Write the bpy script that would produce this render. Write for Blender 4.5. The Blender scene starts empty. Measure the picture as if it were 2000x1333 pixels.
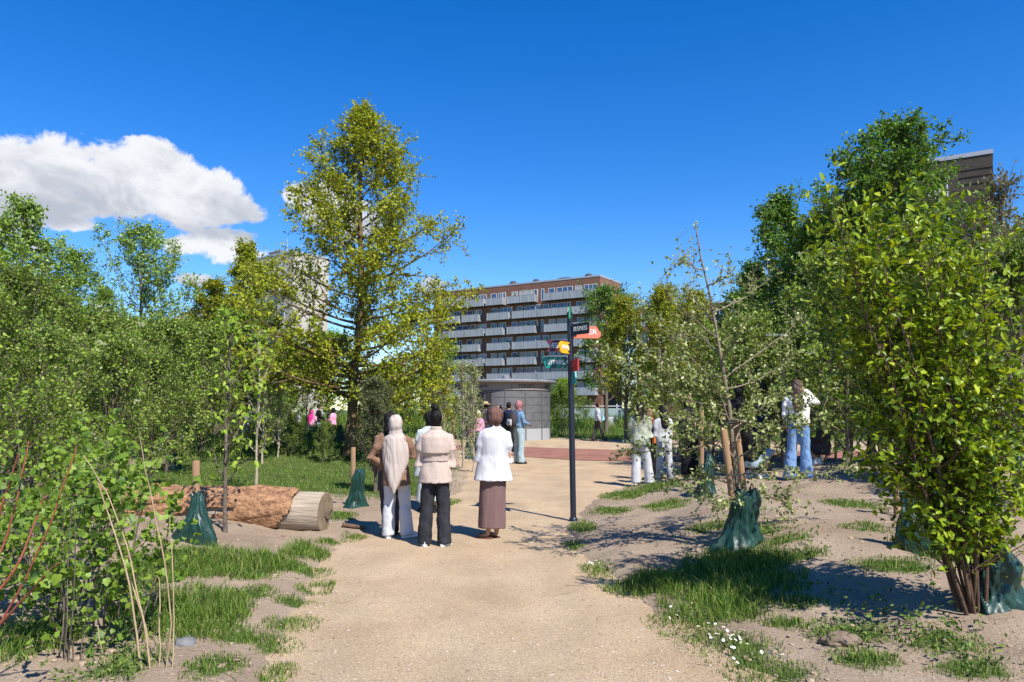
import bpy, bmesh, math, random
import numpy as np
from mathutils import Vector, Matrix, noise as mnoise

# ---------------------------------------------------------------- camera, sky, sun, exposure
SC = bpy.context.scene
FPX, CX, CY, HOR, EYE = 1445.0, 1000.0, 666.5, 800.0, 1.6
PITCH = math.atan((HOR - CY) / FPX)
cam_d = bpy.data.cameras.new('camera')
cam_d.sensor_width = 36.0
cam_d.lens = 36.0 * FPX / 2000.0
cam_d.clip_end = 5000.0
cam_d.clip_start = 0.05
cam = bpy.data.objects.new('camera', cam_d)
SC.collection.objects.link(cam)
cam.location = (0, 0, EYE)
cam.rotation_euler = (math.radians(90) + PITCH, 0, 0)
SC.camera = cam

def ray(px, py):
    a, b = (px - CX) / FPX, (CY - py) / FPX
    c, s = math.cos(PITCH), math.sin(PITCH)
    return Vector((a, c - b * s, s + b * c))
def at(px, py, Y):
    d = ray(px, py)
    return Vector((0, 0, EYE)) + d * (Y / d.y)

SUN_AZ, SUN_EL = math.radians(146), math.radians(50)     # azimuth clockwise from +Y
sun_vec = Vector((math.sin(SUN_AZ) * math.cos(SUN_EL), math.cos(SUN_AZ) * math.cos(SUN_EL), math.sin(SUN_EL)))
sl = bpy.data.lights.new('sun', 'SUN')
sl.energy = 5.0
sl.angle = math.radians(0.53)
sl.color = (1.0, 0.955, 0.88)
so = bpy.data.objects.new('sun', sl)
SC.collection.objects.link(so)
so.rotation_euler = sun_vec.to_track_quat('Z', 'Y').to_euler()
so.location = (20, -20, 40)

def build_world():
    w = bpy.data.worlds.new('World'); SC.world = w; w.use_nodes = True
    nt = w.node_tree; N = nt.nodes; L = nt.links
    for n in list(N): N.remove(n)
    def M(op, a, b=None, c=None, clamp=False):
        n = N.new('ShaderNodeMath'); n.operation = op; n.use_clamp = clamp
        for i, x in enumerate((a, b, c)):
            if x is None: continue
            if isinstance(x, (int, float)): n.inputs[i].default_value = x
            else: L.new(x, n.inputs[i])
        return n.outputs[0]
    sky = N.new('ShaderNodeTexSky'); sky.sky_type = 'NISHITA'; sky.sun_disc = False
    sky.sun_elevation = SUN_EL; sky.sun_rotation = SUN_AZ
    sky.altitude = 0; sky.air_density = 1.0; sky.dust_density = 0.0; sky.ozone_density = 5.0
    hs = N.new('ShaderNodeHueSaturation'); hs.inputs['Saturation'].default_value = 1.35; hs.inputs['Hue'].default_value = 0.511
    hs.inputs['Value'].default_value = 0.92
    L.new(sky.outputs[0], hs.inputs['Color'])
    tc = N.new('ShaderNodeTexCoord'); sx = N.new('ShaderNodeSeparateXYZ')
    L.new(tc.outputs['Generated'], sx.inputs[0])
    az = M('ARCTAN2', sx.outputs[0], sx.outputs[1]); el = M('ARCSINE', sx.outputs[2])
    def noise(scale, det, rough, dist=0.0, sz=1.0, off=(0, 0, 0)):
        mp = N.new('ShaderNodeMapping'); mp.inputs['Scale'].default_value = (1, 1, sz); mp.inputs['Location'].default_value = off
        L.new(tc.outputs['Generated'], mp.inputs[0])
        n = N.new('ShaderNodeTexNoise'); n.inputs['Scale'].default_value = scale; n.inputs['Detail'].default_value = det
        n.inputs['Roughness'].default_value = rough; n.inputs['Distortion'].default_value = dist
        L.new(mp.outputs[0], n.inputs['Vector']); return n.outputs[0]
    n1 = noise(11, 7, 0.60, 0.25, 1.25); n2 = noise(34, 5, 0.65, 0.6, 1.0, (3, 1, 2)); n3 = noise(10, 6, 0.6, 0.5, 1.7, (7, 2, 4))
    # lumps of cloud: centre pixel, half width, half height above / below, weight
    lumps = [(-60, 385, 150, 105, 70, 1), (70, 355, 120, 100, 90, 1), (170, 340, 130, 88, 90, 1), (300, 345, 120, 82, 95, 1),
             (370, 380, 120, 90, 75, 1), (445, 405, 70, 55, 35, .9), (90, 425, 110, 40, 26, .7), (-60, 455, 120, 50, 30, .7),
             (360, 478, 75, 30, 26, .72), (430, 470, 85, 42, 50, .8), (490, 500, 60, 35, 40, .72), (385, 540, 44, 22, 18, .8), (75, 478, 36, 26, 22, .7),
             (640, 395, 70, 62, 60, .85), (700, 420, 65, 50, 70, .75), (590, 380, 50, 40, 40, .8), (840, 555, 40, 30, 28, .8), (250, 470, 50, 18, 14, .45),
             (-420, 520, 190, 80, 60, .9), (-700, 560, 160, 60, 40, .9)]
    tot = None
    for (px, py, w_, hu, hd, wt) in lumps:
        w_, hu, hd = w_ * .93, hu * .84, hd * .84; py += 6
        d = ray(px, py).normalized()
        a0, e0 = math.atan2(d.x, d.y), math.asin(d.z)
        k = 1 / 1445.0
        da = M('MULTIPLY', M('SUBTRACT', az, a0), 1 / (w_ * k))
        de = M('SUBTRACT', el, e0)
        du = M('MULTIPLY', M('MAXIMUM', de, 0.0), 1 / (hu * k)); dd = M('MULTIPLY', M('MINIMUM', de, 0.0), 1 / (hd * k))
        r2 = M('ADD', M('MULTIPLY', da, da), M('ADD', M('MULTIPLY', du, du), M('MULTIPLY', dd, dd)))
        g = M('MULTIPLY', M('MAXIMUM', M('SUBTRACT', 1.0, M('MULTIPLY', r2, 0.62)), 0.0), wt)
        tot = g if tot is None else M('SMOOTH_MAX', tot, g, 0.12)
    edge = M('ADD', M('MULTIPLY', M('SUBTRACT', n1, 0.5), 1.5), M('MULTIPLY', M('SUBTRACT', n2, 0.5), 0.75))
    dens = M('ADD', tot, edge)
    mr = N.new('ShaderNodeMapRange'); mr.interpolation_type = 'SMOOTHSTEP'
    mr.inputs[1].default_value = 0.39; mr.inputs[2].default_value = 0.61; L.new(dens, mr.inputs[0])
    mask = M('MULTIPLY', mr.outputs[0], M('GREATER_THAN', tot, 0.16))
    # underside: greyer toward the base of the cloud deck
    e_top = math.asin(ray(200, 290).normalized().z); e_bot = math.asin(ray(200, 440).normalized().z)
    e_m, e_l = math.asin(ray(200, 452).normalized().z), math.asin(ray(200, 545).normalized().z)
    lw = N.new('ShaderNodeMapRange'); lw.interpolation_type = 'SMOOTHSTEP'; lw.inputs[1].default_value = e_m - .012; lw.inputs[2].default_value = e_m + .012; lw.inputs[3].default_value = 1; lw.inputs[4].default_value = 0
    L.new(M('ADD', el, M('MULTIPLY', M('SUBTRACT', n1, 0.5), .05)), lw.inputs[0]); low = lw.outputs[0]
    rel = M('ADD', M('MULTIPLY', M('SUBTRACT', 1.0, low), M('DIVIDE', M('SUBTRACT', el, e_bot), (e_top - e_bot))), M('MULTIPLY', low, M('ADD', M('DIVIDE', M('SUBTRACT', el, e_l), (e_m - e_l)), .15)))
    sh = M('ADD', rel if True else M('DIVIDE', M('SUBTRACT', el, e_bot), (e_top - e_bot)), M('ADD', M('MULTIPLY', M('SUBTRACT', n3, 0.5), 3.0), M('MULTIPLY', M('SUBTRACT', n2, 0.5), .7)))
    m2 = N.new('ShaderNodeMapRange'); m2.interpolation_type = 'SMOOTHSTEP'
    m2.inputs[1].default_value = -0.15; m2.inputs[2].default_value = 1.0; L.new(sh, m2.inputs[0])
    cc = N.new('ShaderNodeMixRGB'); L.new(m2.outputs[0], cc.inputs[0])
    cc.inputs[1].default_value = (2.5, 2.65, 3.0, 1); cc.inputs[2].default_value = (4.5, 4.55, 4.65, 1)
    mx = N.new('ShaderNodeMixRGB'); L.new(M('MULTIPLY', mask, 0.97), mx.inputs[0]); L.new(hs.outputs[0], mx.inputs[1]); L.new(cc.outputs[0], mx.inputs[2])
    bg = N.new('ShaderNodeBackground'); bg.inputs['Strength'].default_value = 0.135
    out = N.new('ShaderNodeOutputWorld')
    L.new(mx.outputs[0], bg.inputs['Color']); L.new(bg.outputs[0], out.inputs['Surface'])
build_world()
SC.world.cycles.sampling_method = 'MANUAL'
SC.world.cycles.sample_map_resolution = 256
SC.view_settings.view_transform = 'Standard'
SC.view_settings.look = 'None'
SC.view_settings.exposure = 0.65
SC.view_settings.gamma = 1.0
SC.cycles.max_bounces = 8
SC.cycles.transparent_max_bounces = 8
SC.cycles.use_denoising = True

# ---------------------------------------------------------------- helpers
COL = SC.collection
RNG = np.random.default_rng(7)

def link(o, parent=None):
    COL.objects.link(o)
    if parent is not None: o.parent = parent
    return o
def tag(o, label=None, cat=None, group=None, kind=None):
    if label: o['label'] = label
    if cat: o['category'] = cat
    if group: o['group'] = group
    if kind: o['kind'] = kind
    return o
def empty(name, loc, label, cat, rz=0.0, group=None, scale=1.0):
    o = bpy.data.objects.new(name, None); link(o)
    o.location = loc; o.rotation_euler = (0, 0, rz); o.scale = (scale,) * 3; o.empty_display_size = 0.1
    return tag(o, label, cat, group)
def obj(name, me, mt=None, parent=None, loc=None, rot=None):
    if mt is not None and len(me.materials) == 0: me.materials.append(mt)
    o = bpy.data.objects.new(name, me); link(o, parent)
    if loc is not None: o.location = loc
    if rot is not None: o.rotation_euler = rot
    return o
def copy_tree(o, parent=None):
    c = o.copy(); COL.objects.link(c); c.parent = parent
    for ch in list(o.children): copy_tree(ch, c)
    return c

class Geo:
    """collects vertices and triangles / quads, then becomes ONE mesh"""
    def __init__(s): s.v = []; s.f = []; s.m = []; s.n = 0
    def add(s, V, F, mi=0):
        V = np.asarray(V, float).reshape(-1, 3); F = np.asarray(F, int)
        s.v.append(V); s.f.append(F + s.n); s.m.append(np.full(len(F), mi)); s.n += len(V); return s
    def tube(s, P, R, k=6, cap=True, mi=0, flat=1.0):
        P = np.asarray(P, float); R = np.broadcast_to(np.asarray(R, float), (len(P),))
        T = np.gradient(P, axis=0); T /= np.linalg.norm(T, axis=1)[:, None] + 1e-9
        ref = np.array([0, 0, 1.0]) if abs(T[:, 2]).mean() < 0.8 else np.array([1.0, 0, 0])
        A = np.cross(T, ref); A /= np.linalg.norm(A, axis=1)[:, None] + 1e-9; B = np.cross(T, A)
        th = np.arange(k) * 2 * np.pi / k
        V = P[:, None] + R[:, None, None] * (np.cos(th)[None, :, None] * A[:, None] + flat * np.sin(th)[None, :, None] * B[:, None])
        return s.grid(V, cap, mi)
    def grid(s, V, cap=True, mi=0):
        n, k = V.shape[:2]; i = np.arange(n - 1)[:, None] * k; j = np.arange(k)[None]; j2 = (j + 1) % k
        F = np.stack([i + j, i + j2, i + k + j2, i + k + j], -1).reshape(-1, 4)
        V2 = V.reshape(-1, 3); base = s.n
        s.add(V2, F, mi)
        if cap:
            for row, fl in ((0, True), (n - 1, False)):
                c = V[row].mean(0); jj = np.arange(k)
                tri = np.stack([np.full(k, k), jj, (jj + 1) % k], -1)
                if fl: tri = tri[:, ::-1]
                s.add(np.vstack([V[row], c]), tri, mi)
        return s
    def loft(s, rings, k=20, cap=True, mi=0, power=2.0):
        th = np.arange(k) * 2 * np.pi / k
        c, sn = np.cos(th), np.sin(th); e = 2.0 / power
        c = np.sign(c) * abs(c) ** e; sn = np.sign(sn) * abs(sn) ** e
        V = np.array([[(cx + rx * a, cy + ry * b, z) for a, b in zip(c, sn)] for (cx, cy, z, rx, ry) in rings])
        return s.grid(V, cap, mi)
    def prisms(s, P0, P1, r0, r1, k=3, mi=0):
        m = len(P0)
        if m == 0: return s
        T = P1 - P0; T /= np.linalg.norm(T, axis=1)[:, None] + 1e-9
        ref = np.where(abs(T[:, 2:3]) < .9, np.array([[0, 0, 1.0]]), np.array([[1.0, 0, 0]]))
        A = np.cross(T, ref); A /= np.linalg.norm(A, axis=1)[:, None] + 1e-9; B = np.cross(T, A)
        th = np.arange(k) * 2 * np.pi / k
        ring = np.cos(th)[None, :, None] * A[:, None] + np.sin(th)[None, :, None] * B[:, None]
        r0 = np.broadcast_to(r0, (m,)); r1 = np.broadcast_to(r1, (m,))
        V = np.concatenate([P0[:, None] + ring * r0[:, None, None], P1[:, None] + ring * r1[:, None, None]], 1)
        j = np.arange(k); j2 = (j + 1) % k
        F = np.stack([j, j2, j2 + k, j + k], -1)[None] + (np.arange(m) * 2 * k)[:, None, None]
        return s.add(V.reshape(-1, 3), F.reshape(-1, 4), mi)
    def box(s, lo, hi, mi=0, mtx=None):
        x0, y0, z0 = lo; x1, y1, z1 = hi
        V = np.array([(x0, y0, z0), (x1, y0, z0), (x1, y1, z0), (x0, y1, z0), (x0, y0, z1), (x1, y0, z1), (x1, y1, z1), (x0, y1, z1)], float)
        if mtx is not None: V = np.array([mtx @ Vector(v) for v in V])
        return s.add(V, [(0, 3, 2, 1), (4, 5, 6, 7), (0, 1, 5, 4), (1, 2, 6, 5), (2, 3, 7, 6), (3, 0, 4, 7)], mi)
    def ball(s, c, r, n=8, k=12, mi=0):
        r = np.broadcast_to(np.asarray(r, float), (3,))
        ph = np.linspace(0.02, np.pi - .02, n); th = np.arange(k) * 2 * np.pi / k
        V = np.stack([np.sin(ph)[:, None] * np.cos(th)[None], np.sin(ph)[:, None] * np.sin(th)[None], -np.cos(ph)[:, None] * np.ones((1, k))], -1)
        return s.grid(np.asarray(c, float) + V * r, True, mi)
    def prism(s, poly, y0, y1, mi=0):
        """polygon in XZ pushed along Y (counter-clockwise seen from -Y)"""
        n = len(poly); V = [(x, y0, z) for x, z in poly] + [(x, y1, z) for x, z in poly]
        base = s.n; s.v.append(np.array(V, float)); s.n += 2 * n
        s.f.append(np.array([list(range(base, base + n))])); s.m.append(np.array([mi]))
        s.f.append(np.array([list(range(base + 2 * n - 1, base + n - 1, -1))])); s.m.append(np.array([mi]))
        q = [(base + i, base + n + i, base + n + (i + 1) % n, base + (i + 1) % n) for i in range(n)]
        s.f.append(np.array(q)); s.m.append(np.full(n, mi)); return s
    def mesh(s, name, mats=None, smooth=False):
        V = np.concatenate(s.v) if s.v else np.zeros((0, 3))
        sizes = np.concatenate([np.full(len(f), f.shape[1]) for f in s.f]) if s.f else np.zeros(0, int)
        loops = np.concatenate([f.ravel() for f in s.f]) if s.f else np.zeros(0, int)
        me = bpy.data.meshes.new(name)
        me.vertices.add(len(V)); me.vertices.foreach_set('co', V.ravel().astype(np.float32))
        me.loops.add(len(loops)); me.loops.foreach_set('vertex_index', loops.astype(np.int32))
        me.polygons.add(len(sizes))
        st = np.concatenate([[0], np.cumsum(sizes)[:-1]]) if len(sizes) else np.zeros(0, int)
        me.polygons.foreach_set('loop_start', st.astype(np.int32))
        me.polygons.foreach_set('loop_total', sizes.astype(np.int32))
        if s.m: me.polygons.foreach_set('material_index', np.concatenate(s.m).astype(np.int32))
        me.polygons.foreach_set('use_smooth', np.full(len(sizes), smooth))
        for m in (mats or []): me.materials.append(m)
        me.update(calc_edges=True); me.validate(); return me

def bevel_box(name, size, bev=0.01, mt=None, parent=None, loc=(0, 0, 0), rot=(0, 0, 0)):
    bm = bmesh.new(); bmesh.ops.create_cube(bm, size=1.0)
    bmesh.ops.scale(bm, vec=size, verts=bm.verts)
    bmesh.ops.bevel(bm, geom=bm.edges[:], offset=bev, segments=2, affect='EDGES', profile=0.7)
    me = bpy.data.meshes.new(name); bm.to_mesh(me); bm.free()
    return obj(name, me, mt, parent, loc, rot)

# ---------------------------------------------------------------- materials
MATS = {}
def mat(name, col, rough=0.8, var=0.0, col2=None, scale=5.0, bump=0.0, bscale=40.0, metallic=0.0, spec=0.3, detail=5.0, stretch=None, coat=0.0, alpha=None):
    if name in MATS: return MATS[name]
    m = bpy.data.materials.new(name); m.use_nodes = True
    nt = m.node_tree; N = nt.nodes; L = nt.links; b = N['Principled BSDF']
    b.inputs['Roughness'].default_value = rough; b.inputs['Metallic'].default_value = metallic
    b.inputs['Specular IOR Level'].default_value = spec; b.inputs['Base Color'].default_value = (*col, 1)
    if coat: b.inputs['Coat Weight'].default_value = coat
    if col2 is not None or bump:
        tc = N.new('ShaderNodeTexCoord'); mp = N.new('ShaderNodeMapping'); L.new(tc.outputs['Object'], mp.inputs[0])
        if stretch: mp.inputs['Scale'].default_value = stretch
        if col2 is not None:
            n = N.new('ShaderNodeTexNoise'); n.inputs['Scale'].default_value = scale; n.inputs['Detail'].default_value = detail; n.inputs['Roughness'].default_value = .62
            L.new(mp.outputs[0], n.inputs['Vector'])
            r = N.new('ShaderNodeValToRGB'); r.color_ramp.elements[0].position = .34; r.color_ramp.elements[1].position = .66
            r.color_ramp.elements[0].color = (*col, 1); r.color_ramp.elements[1].color = (*col2, 1)
            L.new(n.outputs[0], r.inputs[0]); L.new(r.outputs[0], b.inputs['Base Color'])
        if bump:
            n2 = N.new('ShaderNodeTexNoise'); n2.inputs['Scale'].default_value = bscale; n2.inputs['Detail'].default_value = 6
            L.new(mp.outputs[0], n2.inputs['Vector'])
            bp = N.new('ShaderNodeBump'); bp.inputs['Strength'].default_value = bump; bp.inputs['Distance'].default_value = .02
            L.new(n2.outputs[0], bp.inputs['Height']); L.new(bp.outputs[0], b.inputs['Normal'])
    MATS[name] = m; return m

def leaf_mat(name, a, b, trans=None, tw=0.35, rough=0.5, spec=0.35, third=None):
    if name in MATS: return MATS[name]
    m = bpy.data.materials.new(name); m.use_nodes = True
    nt = m.node_tree; N = nt.nodes; L = nt.links; p = N['Principled BSDF']; out = N['Material Output']
    g = N.new('ShaderNodeNewGeometry'); oi = N.new('ShaderNodeObjectInfo')
    ad = N.new('ShaderNodeMath'); ad.operation = 'ADD'; L.new(g.outputs['Random Per Island'], ad.inputs[0]); L.new(oi.outputs['Random'], ad.inputs[1])
    fr = N.new('ShaderNodeMath'); fr.operation = 'FRACT'; L.new(ad.outputs[0], fr.inputs[0])
    r = N.new('ShaderNodeValToRGB'); e = r.color_ramp.elements
    k_ = 2.1
    e[0].position = 0.05; e[0].color = (*[c * k_ * .72 for c in a], 1); e[1].position = .85; e[1].color = (*[c * k_ for c in b], 1)
    if third: x = e.new(1.0); x.color = (*[c * k_ for c in third], 1)
    L.new(fr.outputs[0], r.inputs[0]); L.new(r.outputs[0], p.inputs['Base Color'])
    p.inputs['Roughness'].default_value = rough; p.inputs['Specular IOR Level'].default_value = spec * .6
    t = N.new('ShaderNodeBsdfTranslucent')
    mm = N.new('ShaderNodeMixRGB'); mm.blend_type = 'MULTIPLY'; mm.inputs[0].default_value = 1
    L.new(r.outputs[0], mm.inputs[1]); mm.inputs[2].default_value = (*(trans or (1.5, 1.5, .6)), 1)
    L.new(mm.outputs[0], t.inputs['Color'])
    mx = N.new('ShaderNodeMixShader'); mx.inputs[0].default_value = tw * .85
    L.new(p.outputs[0], mx.inputs[1]); L.new(t.outputs[0], mx.inputs[2]); L.new(mx.outputs[0], out.inputs['Surface'])
    MATS[name] = m; return m

# ---------------------------------------------------------------- terrain
def _hash(ix, iy, seed):
    h = (ix.astype(np.int64) * 374761393 + iy.astype(np.int64) * 668265263 + seed * 974711) & 0x7fffffff
    h = ((h ^ (h >> 13)) * 1274126177) & 0x7fffffff
    return ((h ^ (h >> 16)) & 0xffff) / 65535.0
def vnoise(x, y, seed=0):
    ix, iy = np.floor(x), np.floor(y); fx, fy = x - ix, y - iy
    fx = fx * fx * (3 - 2 * fx); fy = fy * fy * (3 - 2 * fy)
    a, b, c, d = _hash(ix, iy, seed), _hash(ix + 1, iy, seed), _hash(ix, iy + 1, seed), _hash(ix + 1, iy + 1, seed)
    return (a * (1 - fx) + b * fx) * (1 - fy) + (c * (1 - fx) + d * fx) * fy
def fbm(x, y, seed=0, o=4):
    r = 0; a = .5; f = 1
    for i in range(o): r = r + a * vnoise(x * f, y * f, seed + i * 17); a *= .5; f *= 2.03
    return r
# outline of the gravel: the path from the camera and the square it opens into (metres)
PATH = np.array([(-1.3, -8), (-1.3, 3.0), (-1.38, 4.4), (-1.56, 5.8), (-1.84, 7.6), (-1.92, 9.2), (-1.5, 11.2), (-1.0, 13.0), (-0.85, 15), (-1.0, 18), (-1.5, 22.5),
                 (-1.9, 29), (-3.2, 33), (-9, 35.3), (-30, 38), (-30, 41), (-6, 39.5), (-3, 40.5), (2.4, 40), (4.0, 37.4), (9, 36.5), (20, 34), (34, 31), (34, 24), (14, 21), (6, 19),
                 (3.7, 17.2), (2.4, 15.9), (1.6, 14.3), (1.1, 12.6), (0.80, 11.0), (0.62, 9.7), (0.72, 8.2), (0.92, 6.6), (1.15, 5.4), (1.45, 4.4), (1.7, 3.2), (1.7, -8)])
def sdf(x, y, P=PATH):
    x = np.asarray(x, float); y = np.asarray(y, float)
    d = np.full(x.shape, 1e9); ins = np.zeros(x.shape, bool)
    for i in range(len(P)):
        (ax, ay), (bx, by) = P[i - 1], P[i]
        ex, ey = bx - ax, by - ay
        t = np.clip(((x - ax) * ex + (y - ay) * ey) / (ex * ex + ey * ey), 0, 1)
        d = np.minimum(d, np.hypot(x - ax - t * ex, y - ay - t * ey))
        c = ((ay > y) != (by > y)) & (x < (bx - ax) * (y - ay) / (by - ay + 1e-12) + ax)
        ins ^= c
    return np.where(ins, -d, d)
def sstep(a, b, t):
    t = np.clip((t - a) / (b - a), 0, 1); return t * t * (3 - 2 * t)
def bump2(x, y, cx, cy, rx, ry):
    return np.exp(-(((x - cx) / rx) ** 2 + ((y - cy) / ry) ** 2))
def gz(x, y):
    x = np.asarray(x, float); y = np.asarray(y, float)
    s = sdf(x, y) + (fbm(x * 1.7, y * 1.7, 3) - .47) * .55
    out = sstep(-.12, .45, s)
    h = -0.035 + out * 0.085
    h = h + sstep(0, 2.2, s) * (0.60 * bump2(x, y, 6.2, 12.6, 3.6, 3.4) + .22 * bump2(x, y, 3.2, 8.4, 1.9, 2.0) + .14 * bump2(x, y, 4.6, 5.4, 2.2, 1.8)
         + .22 * bump2(x, y, -4.6, 7.5, 2.4, 3.2) + .1 * bump2(x, y, -3.4, 10.5, 2.2, 1.2))
    h = h + sstep(0, 2.5, s) * (.95 * bump2(x, y, -7.4, 25.2, 4.2, 3.3) + .25 * bump2(x, y, -10.5, 15.0, 3.0, 3.0))
    h = h + sstep(0, 6, s) * sstep(42, 60, y) * .5
    h = h + out * ((fbm(x * .9, y * .9, 11) - .47) * .14 + (fbm(x * 4.3, y * 4.3, 23) - .47) * .08) * np.exp(-np.maximum(y - 30, 0) / 30)
    return h
def gzs(x, y): return float(gz(np.array([x]), np.array([y]))[0])
def gp(px, py):
    """where the ray through a pixel of the photograph meets the terrain"""
    d = ray(px, py); t = np.linspace(2.5, 70, 5400)
    X, Y, Z = d.x * t, d.y * t, EYE + d.z * t
    below = Z < np.maximum(gz(X, Y), 0.0)
    i = int(np.argmax(below)) if below.any() else len(t) - 1
    return Vector((X[i], Y[i], max(gzs(X[i], Y[i]), 0.0)))
def on_ground(x, y): return Vector((x, y, max(gzs(x, y), 0.0)))
# ---------------------------------------------------------------- ground, gravel path, red path
def axis(lo, hi, d0, dense_lo, dense_hi, grow):
    a = list(np.arange(dense_lo, dense_hi, d0)); s = d0; v = a[-1]
    while v < hi: s *= grow; v += s; a.append(v)
    s = d0; v = a[0]; b = []
    while v > lo: s *= grow; v -= s; b.append(v)
    return np.array(b[::-1] + a)
GREEN = [  # ground that carries grass: x, y, rx, ry (metres)
]
def patch_px(px, py, wx, wy):
    c = gp(px, py); k = c.y / FPX
    y0 = gp(px, min(py + wy, 1500)).y; y1 = gp(px, max(py - wy, 835)).y
    return (c.x, (y0 + y1) / 2, wx * k, max((y1 - y0) / 2, wx * k * .5))
TALL = [patch_px(*p) for p in ((505, 1110, 52, 26), (400, 1105, 70, 30), (350, 1195, 95, 50), (415, 1215, 60, 40), (300, 1120, 60, 50), (1445, 1130, 100, 48), (1400, 1185, 95, 35), (1265, 1145, 75, 20), (1480, 1100, 60, 25),
                               (1300, 1140, 50, 15), (1830, 1075, 70, 22), (60, 1255, 75, 50), (590, 1082, 42, 12))]
SHORT = [patch_px(*p) for p in ((625, 1150, 42, 14), (575, 1180, 50, 10), (575, 1222, 55, 14), (540, 1262, 55, 18), (545, 1318, 40, 20), (640, 1060, 22, 8), (690, 1052, 22, 8), (600, 1120, 40, 9), (470, 1245, 45, 18), (420, 1300, 55, 25),
                                (495, 1160, 45, 14), (1162, 1118, 34, 16), (1140, 1030, 26, 12), (1120, 1068, 22, 8), (1300, 988, 42, 10), (1225, 968, 45, 8), (1195, 1000, 40, 7), (1330, 1225, 65, 30), (1420, 1275, 95, 36), (1500, 1320, 90, 26),
                                (1740, 1105, 80, 16), (1660, 985, 55, 9), (1655, 1235, 85, 24), (1700, 1290, 60, 24), (1560, 1085, 48, 12), (1530, 1055, 50, 9), (1390, 1030, 45, 9), (1850, 1260, 70, 25), (1570, 1180, 50, 16), (1900, 1310, 80, 22),
                                (1690, 1030, 45, 8), (1470, 1040, 50, 12), (660, 1010, 30, 8), (500, 985, 70, 9), (880, 985, 40, 8), (250, 1300, 60, 30), (560, 1100, 40, 10), (1530, 1220, 40, 12), (1150, 1150, 30, 8))]
def lawn_mask(x, y):
    s = sdf(x, y)
    a = sstep(12.6, 14.0, y + .10 * x) * sstep(-10.5, -8.5, x) * sstep(.05, .9, s) * sstep(36, 34, y) * (x < 3)       # lawn behind the log
    b = sstep(37.0, 39.5, y) * sstep(.1, 1.2, s)
    c = bump2(x, y, -7.4, 24.6, 4.9, 4.4)
    d = sstep(17, 21, y) * sstep(7.0, 9.0, x) * sstep(.2, 1.5, s) * .6
    e = sstep(9, 14, -x) * sstep(6, 16, y) * .8
    m = np.maximum.reduce([a, b, sstep(.2, .55, c), d, e])
    n = fbm(x * .8, y * .8, 41)
    return np.clip(m * sstep(.22, .42, n + .25 * m), 0, 1)
def patch_mask(x, y):
    m = np.zeros(np.shape(x))
    for (cx, cy, rx, ry) in TALL + SHORT:
        r = np.hypot((x - cx) / rx, (y - cy) / ry)
        m = np.maximum(m, sstep(1.25, .4, r))
    return m * sstep(.22, .5, fbm(x * 3.1, y * 3.1, 77) + .1)

def ground_mat():
    m = bpy.data.materials.new('soil_and_turf'); m.use_nodes = True
    nt = m.node_tree; N = nt.nodes; L = nt.links; b = N['Principled BSDF']
    tc = N.new('ShaderNodeTexCoord')
    def noise(sc, det=6, ro=.6):
        n = N.new('ShaderNodeTexNoise'); n.inputs['Scale'].default_value = sc; n.inputs['Detail'].default_value = det; n.inputs['Roughness'].default_value = ro
        L.new(tc.outputs['Object'], n.inputs['Vector']); return n.outputs[0]
    def ramp(src, p0, c0, p1, c1):
        r = N.new('ShaderNodeValToRGB'); e = r.color_ramp.elements
        e[0].position = p0; e[0].color = (*c0, 1); e[1].position = p1; e[1].color = (*c1, 1); L.new(src, r.inputs[0]); return r.outputs[0]
    def mix(f, a, c, mode='MIX'):
        n = N.new('ShaderNodeMixRGB'); n.blend_type = mode
        if isinstance(f, float): n.inputs[0].default_value = f
        else: L.new(f, n.inputs[0])
        L.new(a, n.inputs[1]); L.new(c, n.inputs[2]); return n.outputs[0]
    soil = ramp(noise(1.1), .35, (.285, .213, .150), .7, (.395, .31, .228))
    grit = ramp(noise(70, 3, .7), .3, (.55, .55, .55), .72, (1.18, 1.16, 1.12))
    soil = mix(.75, soil, grit, 'MULTIPLY')
    turf = ramp(noise(3.0), .35, (.045, .075, .018), .7, (.12, .14, .045))
    at_ = N.new('ShaderNodeAttribute'); at_.attribute_name = 'cover'
    ed = N.new('ShaderNodeMath'); ed.operation = 'ADD'; L.new(at_.outputs['Fac'], ed.inputs[0])
    n9 = N.new('ShaderNodeMath'); n9.operation = 'MULTIPLY_ADD'; L.new(noise(9, 5), n9.inputs[0]); n9.inputs[1].default_value = .9; n9.inputs[2].default_value = -.45
    L.new(n9.outputs[0], ed.inputs[1])
    mr = N.new('ShaderNodeMapRange'); mr.inputs[1].default_value = .35; mr.inputs[2].default_value = .75; L.new(ed.outputs[0], mr.inputs[0])
    L.new(mix(mr.outputs[0], soil, turf), b.inputs['Base Color'])
    b.inputs['Roughness'].default_value = .95; b.inputs['Specular IOR Level'].default_value = .1
    bp = N.new('ShaderNodeBump'); bp.inputs['Strength'].default_value = .8; bp.inputs['Distance'].default_value = .03
    L.new(noise(26, 8, .68), bp.inputs['Height']); L.new(bp.outputs[0], b.inputs['Normal'])
    return m
gx = axis(-700, 700, .11, -7.5, 7.5, 1.09); gy = axis(-40, 1100, .11, 3.2, 19, 1.035)
GX, GY = np.meshgrid(gx, gy); GZ = gz(GX, GY)
nx_, ny_ = len(gx), len(gy)
def grid_faces(nx, ny):
    i, j = np.meshgrid(np.arange(nx - 1), np.arange(ny - 1)); a = (j * nx + i).ravel()
    return np.stack([a, a + 1, a + nx + 1, a + nx], -1)
g = Geo(); g.add(np.stack([GX, GY, GZ], -1), grid_faces(nx_, ny_))
me = g.mesh('ground', [ground_mat()], True)
cov = np.maximum(lawn_mask(GX, GY), patch_mask(GX, GY)).ravel()
ca = me.attributes.new('cover', 'FLOAT', 'POINT'); ca.data.foreach_set('value', cov.astype(np.float32))
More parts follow.
